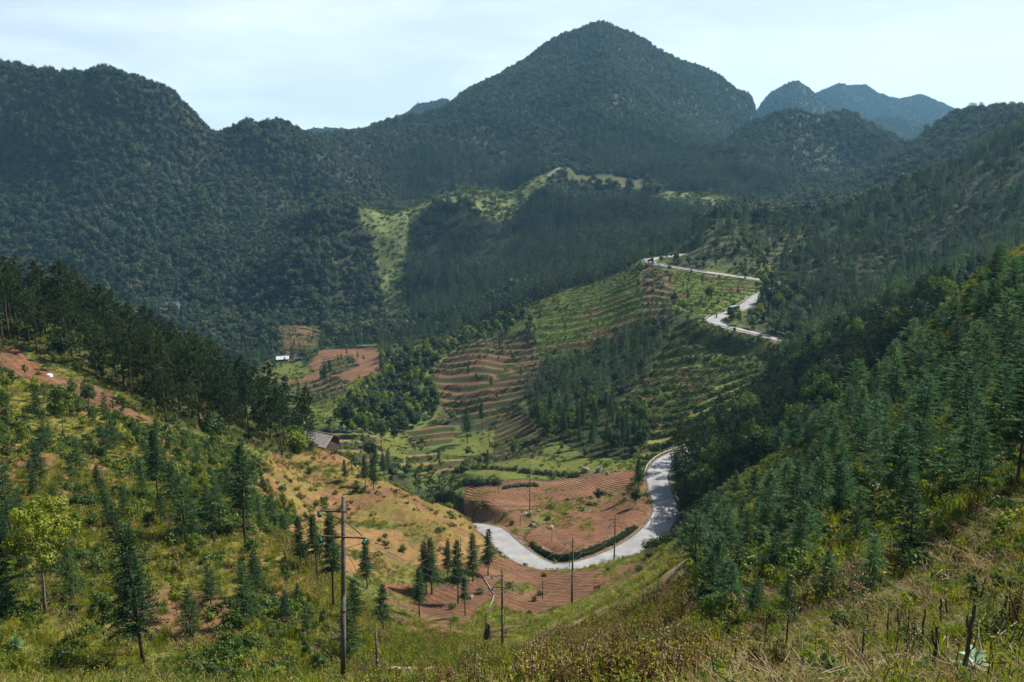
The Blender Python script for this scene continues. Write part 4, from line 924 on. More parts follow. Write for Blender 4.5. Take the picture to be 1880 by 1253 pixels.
grove(['shrub'], ['soilbush', 'dryslope', 'leftslope', 'soilmix', 'soil'], 4, 110, .8, 1.7, 'low green shrub on open ground', 'low shrubs on the open slopes', 29, dens=.03, ymin=45)

for k, (u, v, hp) in enumerate([(1398, 574, 40), (1412, 566, 44), (1427, 580, 46), (1410, 592, 36), (1442, 566, 44), (1401, 556, 34), (1424, 548, 36), (1440, 540, 34), (1416, 538, 30), (1392, 566, 26), (1455, 552, 40), (1404, 530, 24)]):
    tree_at('broad' if k % 3 else 'tallfir', u, v, hp, 'dark tree at the edge of the hillside forest where the upper road vanishes', 'trees hiding the upper road', None)

# ------------------------------------------------------------------ massed growth
SIZES = {}
def grow(name, label, coll, P, s0, s1, kinds, seed=0, by_noise=None, zsc=None, **kw):
    g = np.random.default_rng(seed); n = len(P)
    idx = g.choice(kinds, n); scl = s0+(s1-s0)*g.random(n)**(2.2 if name == 'forest' else 1)
    if name == 'forest':      # paler, partly bare woods in patches
        f = fbm(P[:, 0]+400, P[:, 1]*.8, 160, 4); q = g.random(n) < np.clip(.18+2.2*f, .02, .8); idx = np.where(q, g.integers(6, 9, n), idx)
    if by_noise:
        f = fbm(P[:, 0]+seed*31, P[:, 1], by_noise[0], 3); scl *= 1+by_noise[1]*f
    print('stuff', name, n)
    return scatter(name, label, coll, P, idx, scl, None if zsc is None else np.full(n, zsc), **kw)
cat = np.concatenate
grow('forest', 'dense broadleaf forest covering the far mountains', P_FARB, spots([None, 'grassy_far', 'mound_far', 'conifer_far'], .080, cond=(ZN == 0) | ((ZN == ZID['conifer_far']) & (fbm(GX, GY, 40, 3) > .16)) | (ZN == ZID['mound_far']), ymin=495, seed=31, seen_tol=16), .6, 1.8, [0, 1, 2, 3, 4, 5], 1, (70, .6), sink=1.0)
grow('conifer_forest', 'dark conifer plantations on the far ridges', P_FARC, spots(['conifer_far'], .085, seed=32), .6, 1.35, [0, 1, 2, 3], 2, (50, .5), sink=.3)
grow('scrub', 'light scrub on the grassy far ridges', P_BUSH, spots(['grassy_far', 'field_far'], .055, seed=33), 1.2, 3.4, [0, 0, 1, 2, 3, 4], 3, (40, .6))
grow('hill_forest', 'dark mixed forest on the hillside behind the right slope', P_MIDC, cat([spots(['conifer_right'], .075, seed=34), spots(['mound_far'], .05, seed=37, ymax=495), spots([None], .045, ymin=420, ymax=495, seed=38)]), .55, 1.15, [0, 1, 2, 3, 0, 1, 2, 3, 4, 5], 4, (40, .4))
if len(REST_D): grow('shaded_wood', 'further trees of the shaded wood right of the road bend', P_MIDC, REST_D, 1.0, 1.4, [0, 2, 4, 5], 5)
if len(REST_C): grow('terrace_wood', 'further trees of the wood between the terraces', P_MIDC, REST_C, .75, 1.05, [0, 1, 2, 3, 4], 6)
grow('bamboo_thicket', 'bamboo and bushes on the slope left of the red terraces', P_BAMB, cat([spots(['bushslope'], .10, seed=35), spots([None], .03, ymin=205, ymax=420, seed=36)]), .6, 1.5, [0, 0, 1, 2, 2], 7, (25, .6))
grow('undergrowth', 'bushy undergrowth in the woods and on the banks', P_BUSH, cat([spots(['darkforest', 'forestclump'], .25, seed=39), spots(['bushterr'], .25, seed=40), spots(['leftforest'], .5, seed=41, seen_tol=60),
 spots(['mixfield', 'grass', None], .05, seed=43, ymin=130, ymax=480), spots(['soilmix', 'dryslope', 'soilbush'], .03, seed=44), spots(['rightslope'], .6, seed=45, ymin=30, ymax=150), spots(['leftslope'], .15, seed=145, ymin=40, seen_tol=40), spots(['leftslope'], 1.1, seed=245, ymin=38, seen_tol=40, cond=fbm(GX, GY, 8, 3) > .02), spots(['straw'], .25, ymin=14, seed=146), spots(['dryslope'], .08, seed=147)]),
     .4, 1.25, [0, 1, 2, 3, 0, 3, 4, 2], 8, (12, .7))
grow('bank_scrub', 'low scrub along the banks of the terraces', P_BUSH, cat([spots(['redterr', 'redterr2', 'redterr3', 'mixfield', 'field_red_small'], .75, cond=(TFR > .56) & (fbm(GX, GY, 12, 2) > -.25), seed=42), spots(['greenterr'], .5, cond=(TFR > .45) & (TFR < .9), seed=142), spots(['bushterr'], 1.0, seed=240, cond=TFR > .5), spots(['grassterr'], 1.0, seed=241, cond=TFR > .72)]), .25, .75, [1, 1, 3, 0, 1], 17, (10, .5))
grow('terrace_crops', 'rows of green crops on the terraces', P_CROP, cat([spots(['greenterr'], 1.3, cond=(TFR < .42), seed=46), spots(['grassterr'], .9, seed=47, cond=TFR > .7), spots(['bushterr'], 1.5, seed=148, cond=TFR < .22), spots(['grassterr'], .8, seed=149, cond=TFR < .1), spots(['grass'], .5, seed=48, ymin=150, cond=fbm(GX, GY, 14, 3) > 0)]), .6, 1.15, [0, 1, 2, 1], 9, zsc=.7)
grow('hillside_grass', 'grass and low weeds on the near slopes', P_GRASS, cat([spots(['leftslope'], 4.6, ymin=12, ymax=75, seed=51, cond=fbm(GX-33, GY+71, 11, 4) < .34), spots(['leftslope'], 2.4, ymin=75, seed=52, seen_tol=30, cond=fbm(GX-33, GY+71, 11, 4) < .34), spots(['lightgrass'], 6, ymin=12, ymax=80, seed=53), spots(['lightgrass'], 3, ymin=80, seed=54), spots(['leftforest'], .8, seed=55, seen_tol=50),
     spots(['rightslope'], 3.0, seed=56), spots(['dryslope'], 1.8, seed=57, cond=fbm(GX, GY, 7, 3) > .06), spots(['soilbush'], 2.6, seed=257, cond=fbm(GX, GY, 7, 3) > -.02), spots(['track', 'soilmix'], .4, seed=58), spots(['soil', 'plough', 'soilmix'], 1.6, seed=158, ymax=200, cond=(fbm(GX, GY+500, 8, 4) > .28)), spots([None], 2.5, ymin=13, ymax=150, seed=59), spots(['weedfield', 'drystalk'], 3, ymin=13, seed=60)]), .6, 1.3, [0, 0, 1, 2, 3, 4, 5, 0, 2], 10, (8, .5))
grow('weeds', 'tall green and yellow weeds at the foot of the slopes', P_WEED, cat([spots(['weedfield'], 3.4, seed=61), spots(['lightgrass'], .5, seed=62, ymin=14, ymax=80), spots(['leftslope'], .6, seed=63, ymin=16, ymax=80), spots(['rightslope'], .9, seed=64, ymax=90), spots(['straw'], .30, ymin=12, seed=65), spots(['drystalk'], 3.0, ymin=14, seed=165)]), .6, 1.25, [0, 1, 2, 3], 11, (7, .5))
grow('dry_stalks', 'dry brown weed stalks filling the bottom foreground', P_DRYST, cat([spots(['drystalk'], 2.4, ymin=14, seed=66), spots(['weedfield', 'lightgrass'], .35, seed=67, ymin=14, ymax=75), spots(['straw'], .22, ymin=12, seed=68)]), .6, 1.15, [0, 1, 2, 2, 3], 12, (6, .5))
grow('dry_grass', 'flattened straw-coloured grass on the near right slope', P_STRAW, cat([spots(['straw'], 5, ymin=10.5, ymax=45, seed=69), spots(['straw'], 2.5, ymin=45, seed=70), spots(['rightslope'], .8, seed=71), spots(['leftslope'], .4, seed=72)]), .55, 1.2, [0, 1, 2, 3, 3, 4], 13, (3, .5), tilt=.25)
grow('slope_herbs', 'low green herbs and fern-like weeds between the straw on the near right slope', P_GRASS, spots(['straw'], 9, ymin=10.5, seed=156), .28, .75, [0, 3, 4, 3, 4, 1, 2], 16, (2.5, .9))
grow('sunlit_scrub', 'yellow-green scrub between the firs of the right hillside', P_BUSH, spots(['rightslope'], .8, seed=345, ymin=45, cond=fbm(GX, GY, 9, 3) > -.05), .35, .95, [2, 2, 0, 3, 4], 18, (7, .6))
grow('near_turf', 'short turf under foot at the viewpoint', P_GRASS, spots([z for z in ZID]+[None], 7, ymax=12, ymin=2, seed=90), .2, .34, [0, 1, 2, 5], 14)
# ------------------------------------------------------------------ poles, wires
POLEC = simple('stained_concrete', (.11, .10, .085), (.055, .05, .045), 4, .9); STEEL = simple('rusty_steel', (.10, .06, .045), (.045, .035, .03), 9, .7)
GLASSG = simple('green_insulator_glass', (.012, .075, .055), (.008, .045, .035), 5, .25); WOOD = simple('grey_wood', (.12, .095, .07), (.06, .045, .035), 8, .95)
WIREM = simple('wire_metal', (.10, .10, .10), (.06, .06, .06), 3, .5)
WIRES = []
def power_pole(u, v, top_v, Y, label, arms=True, rad=.15, double=True, rz=0.0):
    X, _, Zt = at(u, top_v, Y); Zg = float(ground(X, Y)); h = Zt-Zg
    Xt_, X = X, (u-940)/F_PX*(Y*CP-Zg*SP); lean = math.atan2(Xt_-X, h) if top_v == 912 else 0; X = X if lean else Xt_
    t = thing('power_pole', label, 'power pole', (X, Y, Zg-.2), rz, 'power poles along the valley'); h += .2; t.rotation_euler = (0, lean, rz)
    MB().lathe([(rad, 0), (rad*.86, h*.5), (rad*.84, h*.5), (rad*.90, h*.52), (rad*.62, h)], n=10).obj('pole', POLEC, t, True)
    MB().lathe([(rad*.95, 0), (rad*1.05, .03), (rad*1.05, .12), (rad*.95, .15)], (0, 0, h*.42), 10).obj('pole_collar', STEEL, t, True)
    ends = []
    if arms:
        for (za, half, side) in ((h-.75, 1.0, -1), (h-2.15, 1.05, 0)):
            x0, x1 = (-1.15, .2) if side else (-1.1, 1.15)
            MB().box(((x0+x1)/2, -rad*.9, za), (x1-x0, .07, .07)).obj('crossarm', STEEL, t)
            if side: MB().tube([(x0*.85, -rad*.9, za), (0, -rad*.7, za-.5)], .028, 5).obj('arm_brace', STEEL, t)
            for x in ((x0,) if side else (x0, x1)):
                s = link('insulator', MB().lathe([(.03, -.19), (.10, -.16), (.12, -.1), (.07, -.07), (.115, -.03), (.12, .03), (.07, .06), (.10, .12), (.05, .18)], n=10, axis='y').mesh('insulator', GLASSG, True), t, (x, -rad*.9-.16, za-.10), (R(28), 0, R(25 if x < 0 else -25)))
                ends.append((x, -rad*.9-.2, za-.15))
        for s in (-1, 1): MB().tube([(.1*s, -rad*.8, h-1.25), (1.0*s, -rad*.8, h-2.05)], .03, 5).obj('arm_brace', STEEL, t)
    m = Matrix.Translation((X, Y, Zg-.2)) @ Matrix.Rotation(rz, 4, 'Z') @ Matrix.Rotation(lean, 4, 'Y')
    return t, [m @ Vector(e) for e in ends], (Xt_, Y, Zt)
PA = power_pole(630, 1253, 912, 38, 'tall dark concrete pole nearest to the viewer with green insulators')
PB = power_pole(922, 1188, 1045, 80, 'second pole down the slope beside the fallen logs')
PC = power_pole(1052, 1105, 987, 104, 'third pole standing on the red field below the road bend')
PD = power_pole(1130, 1030, 946, 133, 'fourth pole with crossarm at the roadside before the ploughed field')
PE = power_pole(973, 953, 850, 166, 'slim tall pole without arms between the ploughed fields', False, .11)
PG = power_pole(898, 832, 760, 246, 'far slim pole below the red terraces', False, .12)
PF = power_pole(690, 1253, 1160, 41, 'short thin pole right of the tallest nearest pole', False, .09)
def post(u, v, hpx, label, rad=.06):
    X, Y, Z = hit(u, v); h = px(hpx, Y)
    o = MB().tube([(0, 0, -.3), (.02, 0, h*.6), (0, 0, h)], [rad, rad*.9, rad*.8], 6).obj('wooden_post', WOOD, None, True, (X, Y, Z)); tag(o, label, 'post', 'thin posts in the fields')
post(996, 1102, 48, 'thin post standing alone in the red field left of the third pole', .07)
post(1045, 1042, 34, 'thin post by the road just left of the third pole', .07)
post(1013, 996, 26, 'short post on the ploughed field inside the road bend')
post(955, 965, 22, 'short post at the upper edge of the field inside the bend', .07)
post(915, 908, 20, 'short post on the upper ploughed field')
post(846, 1010, 26, 'thin post behind the row of firs')
def wire(a, b, sag, label, rad=.013):
    a = Vector(a); b = Vector(b); pts = []
    for k in range(25):
        t = k/24; p = a.lerp(b, t); p.z -= sag*4*t*(1-t); pts.append(tuple(p))
    o = MB().tube(pts, rad, 4).obj('power_line', WIREM); tag(o, label, 'wire', 'power lines between the poles')
for i in range(3):
    wire(PA[1][i], PB[1][i], 1.2, 'thin dark wire running from the nearest pole down to the second pole'); wire(PB[1][i], PC[1][i], .9, 'thin dark wire between the second and the third pole'); wire(PC[1][i], PD[1][i], .9, 'thin dark wire between the third and the fourth pole')
    far = at(-120, 1010+i*38, 45); wire(PA[1][i], far, 1.4, 'thin wire sagging from the nearest pole across the left hillside')
wire((PA[2][0]+.1, 38, PA[2][2]-3.2), (PA[2][0]+3.2, 39, float(ground(PA[2][0]+3.2, 39))), 0, 'pale guy wire slanting down right of the nearest pole', .014)

# ------------------------------------------------------------------ guard rails, kerb stones, walls
def offset_path(Pf, off, i0, i1):
    T = np.gradient(Pf[:, :2], axis=0); T /= np.linalg.norm(T, axis=1)[:, None]; Nn = np.stack([-T[:, 1], T[:, 0]], 1)
    Q = Pf[i0:i1].copy(); Q[:, :2] += Nn[i0:i1]*off; return Q
def idx_near(Pf, u, v, Y):
    X = at(u, v, Y)[0]; return int(np.argmin(np.hypot(Pf[:, 0]-X, Pf[:, 1]-Y)))
def guard_rail(Pf, off, i0, i1, label, h=.62):
    Q = offset_path(Pf, off, min(i0, i1), max(i0, i1)); Q[:, 2] = np.maximum(Q[:, 2], ground(Q[:, 0], Q[:, 1]))
    c = Q[0].copy(); t = thing('guard_rail', label, 'guard rail', tuple(c)); Q = Q-c
    RM = simple('painted_rail', (.46, .46, .44), (.30, .29, .27), 4, .6)
    V = strip(Q, [(-.03, h+.12), (.03, h+.04), (-.02, h-.03), (.03, h-.10), (-.03, h-.18)], 0); n, k, _ = V.shape
    i = np.arange(n-1)[:, None]*k; j = np.arange(k-1)[None]; a = (i+j).ravel()
    link('rail', mesh_np('rail', V.reshape(-1, 3), np.stack([a, a+1, a+k+1, a+k], 1), mats=[RM]), t)
    pm = MB().box((0, 0, h/2-.1), (.12, .12, h+.25)).mesh('rail_post', CONC)
    for q in Q[::4]: link('rail_post', pm, t, tuple(q))
_, PfA, hwA = ROADS['A']; _, PfB, hwB = ROADS['B']
def side_sign(Pf, i, X, Y):
    T = Pf[min(i+1, len(Pf)-1)]-Pf[max(i-1, 0)]; return 1 if T[0]*(Y-Pf[i, 1])-T[1]*(X-Pf[i, 0]) > 0 else -1
ia, ib = idx_near(PfA, 1206, 870, 179), len(PfA)-1
sA = side_sign(PfA, ia, PfA[ia, 0]-5, PfA[ia, 1]); guard_rail(PfA, sA*(hwA+.35), idx_near(PfA, 1209, 885, 174), ib, 'pale guard rail round the outside of the near road bend')
guard_rail(PfA, sA*(hwA+.35), idx_near(PfA, 1222, 925, 163), idx_near(PfA, 1212, 900, 169)+2, 'low pale rail beside the road below the near bend', .4)
i0, i1 = idx_near(PfB, 1420, 620, 288), idx_near(PfB, 1322, 580, 316); sB = side_sign(PfB, (i0+i1)//2, PfB[(i0+i1)//2, 0]-6, PfB[(i0+i1)//2, 1]-4)
guard_rail(PfB, sB*(hwB+.3), i0, i1, 'guard rail round the outside of the upper bend below the bus')
guard_rail(PfB, sB*(hwB+.3), idx_near(PfB, 1372, 560, 333), idx_near(PfB, 1388, 547, 344), 'short guard rail above the bus at the right')
i0, i1 = idx_near(PfB, 1300, 501, 396), idx_near(PfB, 1200, 477, 427)
guard_rail(PfB, sB*(hwB+.3), i0, i1, 'guard rail round the far hairpin')
# stone edging below the near road
STONE = simple('grey_stone', (.24, .21, .18), (.12, .10, .085), 6, .95, .02)
def stone_meshes():
    out = []
    for s in range(4):
        g = np.random.default_rng(s); bpy_me = None
        t = (1+5**.5)/2; V = np.array([(-1, t, 0), (1, t, 0), (-1, -t, 0), (1, -t, 0), (0, -1, t), (0, 1, t), (0, -1, -t), (0, 1, -t), (t, 0, -1), (t, 0, 1), (-t, 0, -1), (-t, 0, 1)], float)/1.9
        Fs = [(0, 11, 5), (0, 5, 1), (0, 1, 7), (0, 7, 10), (0, 10, 11), (1, 5, 9), (5, 11, 4), (11, 10, 2), (10, 7, 6), (7, 1, 8), (3, 9, 4), (3, 4, 2), (3, 2, 6), (3, 6, 8), (3, 8, 9), (4, 9, 5), (2, 4, 11), (6, 2, 10), (8, 6, 7), (9, 8, 1)]
        V = V*g.uniform(.7, 1.2, V.shape)*[1.1, .9, .7]; out.append(mesh_np('stone', V, None, np.array(Fs), [STONE]))
    return out
STONES = stone_meshes()
def stone_edge():
    s = -side_sign(PfA, idx_near(PfA, 1050, 1040, 134), 0, 200)
    Q = offset_path(PfA, s*(hwA+.35), idx_near(PfA, 930, 999, 144), idx_near(PfA, 1150, 1012, 141)); t = thing('stone_edging', 'row of rough stones along the outer side of the near road', 'stone edging', tuple(Q[0]))
    rg = random.Random(3)
    for q in Q:
        for k in range(2):
            x, y = q[0]+rg.uniform(-.35, .35), q[1]+rg.uniform(-.35, .35)
            link('stone', rg.choice(STONES), t, (x-Q[0][0], y-Q[0][1], max(q[2], float(ground(x, y)))+.06-Q[0][2]), (rg.random(), rg.random(), rg.random()*6), rg.uniform(.22, .42))
stone_edge()
for k, (u, v, s, lab) in enumerate([(965, 948, .9, 'dark rock beside the slim pole between the fields'), (978, 968, 1.0, 'larger dark rock below the slim pole'), (1012, 972, .9, 'grey rock at the field edge right of the slim pole'), (990, 940, .7, 'small rock above the field edge'), (1075, 868, 1.5, 'pale outcrop at the far edge of the upper ploughed field'),
                                    (1100, 866, 1.3, 'second pale outcrop by the upper field edge'), (1115, 872, .8, 'white-topped rock on the upper field'), (1000, 900, .4, 'small white stone on the ploughed strip'), (865, 1100, .5, 'stone at the edge of the red soil patch'), (1150, 1075, .4, 'stone on the slope right of the third pole')]):
    X, Y, Z = hit(u, v); o = link('rock', STONES[k % 4], None, (X, Y, Z+.1), (k, k*.3, k*2.1), s); tag(o, lab, 'rock')
# overgrown bank between the ploughed field and the road
def bank():
    i0, i1 = idx_near(PfA, 945, 1008, 141), idx_near(PfA, 1200, 975, 150)
    s = side_sign(PfA, idx_near(PfA, 1050, 1040, 134), 0, 200)
    Q = offset_path(PfA, s*(hwA+1.0), i0, i1); n = len(Q); hh = .85*np.sin(np.linspace(0, math.pi, n))**.35
    mb = []; offs = [(0, 0), (.25, .7), (.6, 1.0), (1.6, 1.02)]
    T = np.gradient(Q[:, :2], axis=0); T /= np.linalg.norm(T, axis=1)[:, None]; Nn = np.stack([-T[:, 1], T[:, 0]], 1)*s
    V = np.stack([np.column_stack([Q[:, 0]+Nn[:, 0]*a, Q[:, 1]+Nn[:, 1]*a, Q[:, 2]-.3+(hh+.3)*b]) for a, b in offs], 1); k = len(offs)
    V[:, 3, 2] = np.minimum(V[:, 3, 2], ground(V[:, 3, 0], V[:, 3, 1])-.1+.3*hh); V += np.random.default_rng(1).normal(size=V.shape)*.06
    i = np.arange(n-1)[:, None]*k; j = np.arange(k-1)[None]; a = (i+j).ravel()
    o = link('earth_bank', mesh_np('earth_bank', V.reshape(-1, 3), np.stack([a, a+1, a+k+1, a+k], 1), mats=[simple('bank_earth', (.16, .10, .06), (.07, .065, .03), 2, .95, .05)]))
    tag(o, 'low overgrown earth bank inside the near road bend', kind='structure')
    P = []; g = np.random.default_rng(5)
    for q in range(1500):
        f = g.random()*(n-1); kk = int(f); t = f-kk; b = g.random(); w = V[kk]*(1-t)+V[min(kk+1, n-1)]*t; c = w[1]*(1-b)+w[0]*b if q % 3 else w[1]*(1-b)+w[2]*b; P.append(c)
    grow('bank_growth', 'dark green growth hanging over the earth bank inside the near bend', P_BUSH, np.array(P), .2, .42, [1, 1, 1, 0, 3], 15)
bank()
# dark hedges above the upper ploughed field
def hedge(pts, r, label):
    C = catmull([np.array(hit(u, v)) for u, v in pts], 10); Bl = []; g = np.random.default_rng(len(label))
    for p in C:
        for k in range(2): Bl.append((p[0]+g.normal()*r*.3, p[1]+g.normal()*r*.5, p[2]+r*.5, r*g.uniform(.6, 1.0)))
    c = C[0]; Bl = np.array(Bl); Bl[:, :3] -= c; o = link('hedge', card_mesh('hedge', blob_crown(len(label), Bl, int(160*len(C)*r), .30), DARK), None, tuple(c)); tag(o, label, 'hedge')
hedge([(850, 890), (880, 890), (915, 891)], 1.5, 'thick dark hedge at the left end of the upper ploughed field')
hedge([(840, 865), (900, 862), (960, 868), (1010, 872), (1060, 876)], 1.0, 'long dark hedge on the bank above the upper ploughed field')
hedge([(925, 898), (955, 894), (985, 893)], .7, 'short dark hedge strip on the red field edge')
hedge([(1185, 1010), (1215, 1003), (1245, 990)], 1.2, 'dark overgrown bank beside the road below the near bend')

# ------------------------------------------------------------------ buildings
def corrugated(name, mats, parent, a, b, c, d, n, amp=.05):
    """roof sheet spanned by corners a-b (eave) and d-c (ridge), with ribs"""
    a, b, c, d = map(np.array, (a, b, c, d)); nn = np.cross(b-a, d-a); nn = nn/np.linalg.norm(nn); V = []
    for k in range(n*2+1):
        t = k/(n*2); o = nn*amp*(k % 2); V += [a*(1-t)+b*t+o, d*(1-t)+c*t+o]
    V += [v-nn*.06 for v in V]; m = (n*2+1)*2
    Fc = [(2*k, 2*k+2, 2*k+3, 2*k+1) for k in range(n*2)]+[(m+2*k+1, m+2*k+3, m+2*k+2, m+2*k) for k in range(n*2)]
    Fc += [(2*k, m+2*k, m+2*k+2, 2*k+2) for k in range(n*2)]+[(2*k+1, 2*k+3, m+2*k+3, m+2*k+1) for k in range(n*2)]
    return MB().add(V, Fc).obj(name, mats, parent)
def house(name, u, v, Y, L_, W_, h, rh, rz, roofc, wallc, label, cat, n=12, dz=0):
    X, _, Z = at(u, v, Y); Z = float(ground(X, Y))+dz
    t = thing(name, label, cat, (X, Y, Z), rz); wm = simple(name+'_wall', wallc, tuple(c*.5 for c in wallc), 2, .9); rm = simple(name+'_roof', roofc, tuple(c*.62 for c in roofc), 1.2, .7)
    hl, hw = L_/2, W_/2
    for (c, d) in (((0, -hw+.08, h/2-.5), (L_, .16, h+1)), ((0, hw-.08, h/2-.5), (L_, .16, h+1)), ((-hl+.08, 0, h/2-.5), (.16, W_-.34, h+1)), ((hl-.08, 0, h/2-.5), (.16, W_-.34, h+1))): MB().box(c, d).obj('wall', wm, t)
    for s in (-1, 1): MB().add([(s*(hl-.08), -hw+.1, h), (s*(hl-.08), hw-.1, h), (s*(hl-.08), 0, h+rh-.08), (s*(hl-.2), -hw+.1, h), (s*(hl-.2), hw-.1, h), (s*(hl-.2), 0, h+rh-.08)], [(0, 1, 2), (5, 4, 3), (0, 2, 5, 3), (1, 4, 5, 2)]).obj('gable', wm, t)
    e = .55; ez = -e*rh/hw
    for s in (-1, 1):
        x0, x1 = (-hl-e, hl+e); a, b = (x0, s*(hw+e), h+ez), (x1, s*(hw+e), h+ez); c, d = (x1, s*.02, h+rh), (x0, s*.02, h+rh)
        half = 3 if L_ > 6 else 2
        for q in range(half):      # the roof in separate sheets, as laid
            f0, f1 = q/half+.002, (q+1)/half-.002; lp = lambda p, r_, f: tuple(p[i]*(1-f)+r_[i]*f for i in range(3)); dzz = .03*(q % 2)
            A = [lp(a, b, f0), lp(a, b, f1), lp(d, c, f1), lp(d, c, f0)]; A = [(x, y, z+dzz) for x, y, z in A]
            if s > 0: A = [A[1], A[0], A[3], A[2]]
            corrugated('roof_sheet', rm, t, *A, max(3, n//half))
    MB().tube([(-hl-e, 0, h+rh+.05), (hl+e, 0, h+rh+.05)], .10, 6).obj('ridge_cap', rm, t)
    dk = simple(name+'_opening', (.02, .018, .015), (.012, .01, .01), 2)
    MB().box((0, -hw-.01, h*.42), (1.1, .06, h*.84)).obj('door', dk, t)
    for x in (-hl*.55, hl*.55): MB().box((x, -hw-.01, h*.6), (.8, .06, .7)).obj('window', dk, t)
    return t
house('barn', 588, 812, 163, 6.4, 4.8, 1.5, 1.6, R(-26), (.30, .27, .25), (.07, .055, .045), 'weathered barn with a grey corrugated roof on the crest of the bare spur', 'barn')
house('hut', 519, 662, 470, 6.5, 4.5, 1.8, 1.2, R(15), (.42, .44, .46), (.16, .13, .10), 'small house with a bright white roof in the village fields', 'house', 8)
house('hut', 548, 664, 468, 4, 3.2, 1.6, .9, R(20), (.36, .38, .40), (.15, .12, .10), 'smaller pale-roofed shed right of the white-roofed house', 'shed', 6)
house('hut', 316, 574, 625, 12, 8, 4, 2.6, R(10), (.03, .10, .16), (.20, .19, .17), 'blue-roofed house half hidden in the far valley forest', 'house', 8, 1.0)
house('hut', 300, 583, 612, 9, 5, 2.4, 1.2, R(-8), (.20, .19, .18), (.14, .12, .10), 'low grey house below the blue-roofed one', 'shed', 6)
def blue_tank():
    X, Y, Z = hit(632, 796); t = thing('water_tank', 'blue water tank right of the barn on the spur', 'water tank', (X, Y, Z)); bm = simple('blue_plastic', (.03, .09, .24), (.02, .06, .16), 3, .4)
    MB().lathe([(.75, 0), (.80, .1), (.78, .9), (.72, 1.15), (.35, 1.35), (.3, 1.38)], n=16).obj('tank_body', bm, t, True); MB().lathe([(.28, 1.38), (.30, 1.46), (.1, 1.5)], n=12).obj('lid', bm, t, True)
    MB().box((0, 0, -.25), (1.8, 1.8, .5)).obj('plinth', CONC, t)
blue_tank()

# ------------------------------------------------------------------ bus and motorcycles
def bus():
    Pf = PfB; i = idx_near(Pf, 1342, 574, 323); p = Pf[i]; T = Pf[i-2]-Pf[i+2]; rz = math.atan2(T[1], T[0])
    T2 = T/np.linalg.norm(T[:2]); off = 0.9
    X, Y = p[0]-T2[1]*off, p[1]+T2[0]*off
    t = thing('bus', 'dark minibus driving down the upper road bend', 'bus', (X, Y, p[2]+.06), rz)
    body = simple('dark_bus_paint', (.03, .045, .05), (.025, .035, .04), 2, .3); gl = simple('dark_glass', (.012, .016, .02), (.01, .013, .016), 2, .08); blk = simple('tyre_rubber', (.015, .015, .015), None, 4, .9)
    wht = simple('pale_roof_paint', (.20, .23, .24), (.16, .18, .19), 2, .4); lamp = simple('lamp_glass', (.55, .52, .45), (.45, .42, .38), 2, .1)
    prof = [(-3.4, .42), (3.25, .42), (3.45, .75), (3.42, 1.35), (3.05, 2.35), (2.75, 2.55), (-3.3, 2.6), (-3.45, 2.4), (-3.45, .6)]
    V = [(x, s*(1.02 if z < 1.5 else .93), z) for s in (-1, 1) for x, z in prof]; n = len(prof)
    MB().add(V, [tuple(range(n)), tuple(range(2*n-1, n-1, -1))]+[(k+n, (k+1) % n+n, (k+1) % n, k) for k in range(n)]).obj('body', body, t)
    MB().box((-.2, 0, 2.61), (5.8, 1.6, .10)).obj('roof', wht, t)
    for s in (-1, 1):
        for x in (-2.6, -1.5, -.4, .7, 1.8): MB().box((x, s*.992, 1.85), (.98, .06, .66), M=Matrix.Rotation(s*R(4), 4, 'X')).obj('window', gl, t)
        MB().box((2.55, s*1.01, 1.35), (.06, .04, 1.5)).obj('door_seam', gl, t)
        MB().box((3.47, s*.72, .88), (.06, .34, .18)).obj('headlight', lamp, t)
        MB().tube([(3.1, s*1.0, 2.1), (3.25, s*1.25, 2.0)], .02, 4).obj('mirror_arm', blk, t); MB().box((3.25, s*1.28, 1.85), (.06, .16, .34)).obj('mirror', blk, t)
        for x in (2.3, -2.1):
            w = MB().lathe([(.30, -.12), (.42, -.11), (.42, .11), (.30, .12)], n=14, axis='y').obj('wheel', blk, t, True, (x, s*.90, .42)); MB().lathe([(.20, -.13), (.20, .13)], n=10, axis='y').obj('rim', wht, w)
    MB().box((3.27, 0, 1.85), (.06, 1.66, .92), M=Matrix.Rotation(R(-20), 4, 'Y')).obj('windscreen', gl, t)
    MB().box((3.49, 0, .5), (.10, 1.9, .22)).obj('bumper', blk, t); MB().box((-3.47, 0, 1.85), (.05, 1.5, .7)).obj('rear_window', gl, t)
bus()
SKIN = simple('skin', (.35, .20, .14), (.30, .17, .11), 4, .6)
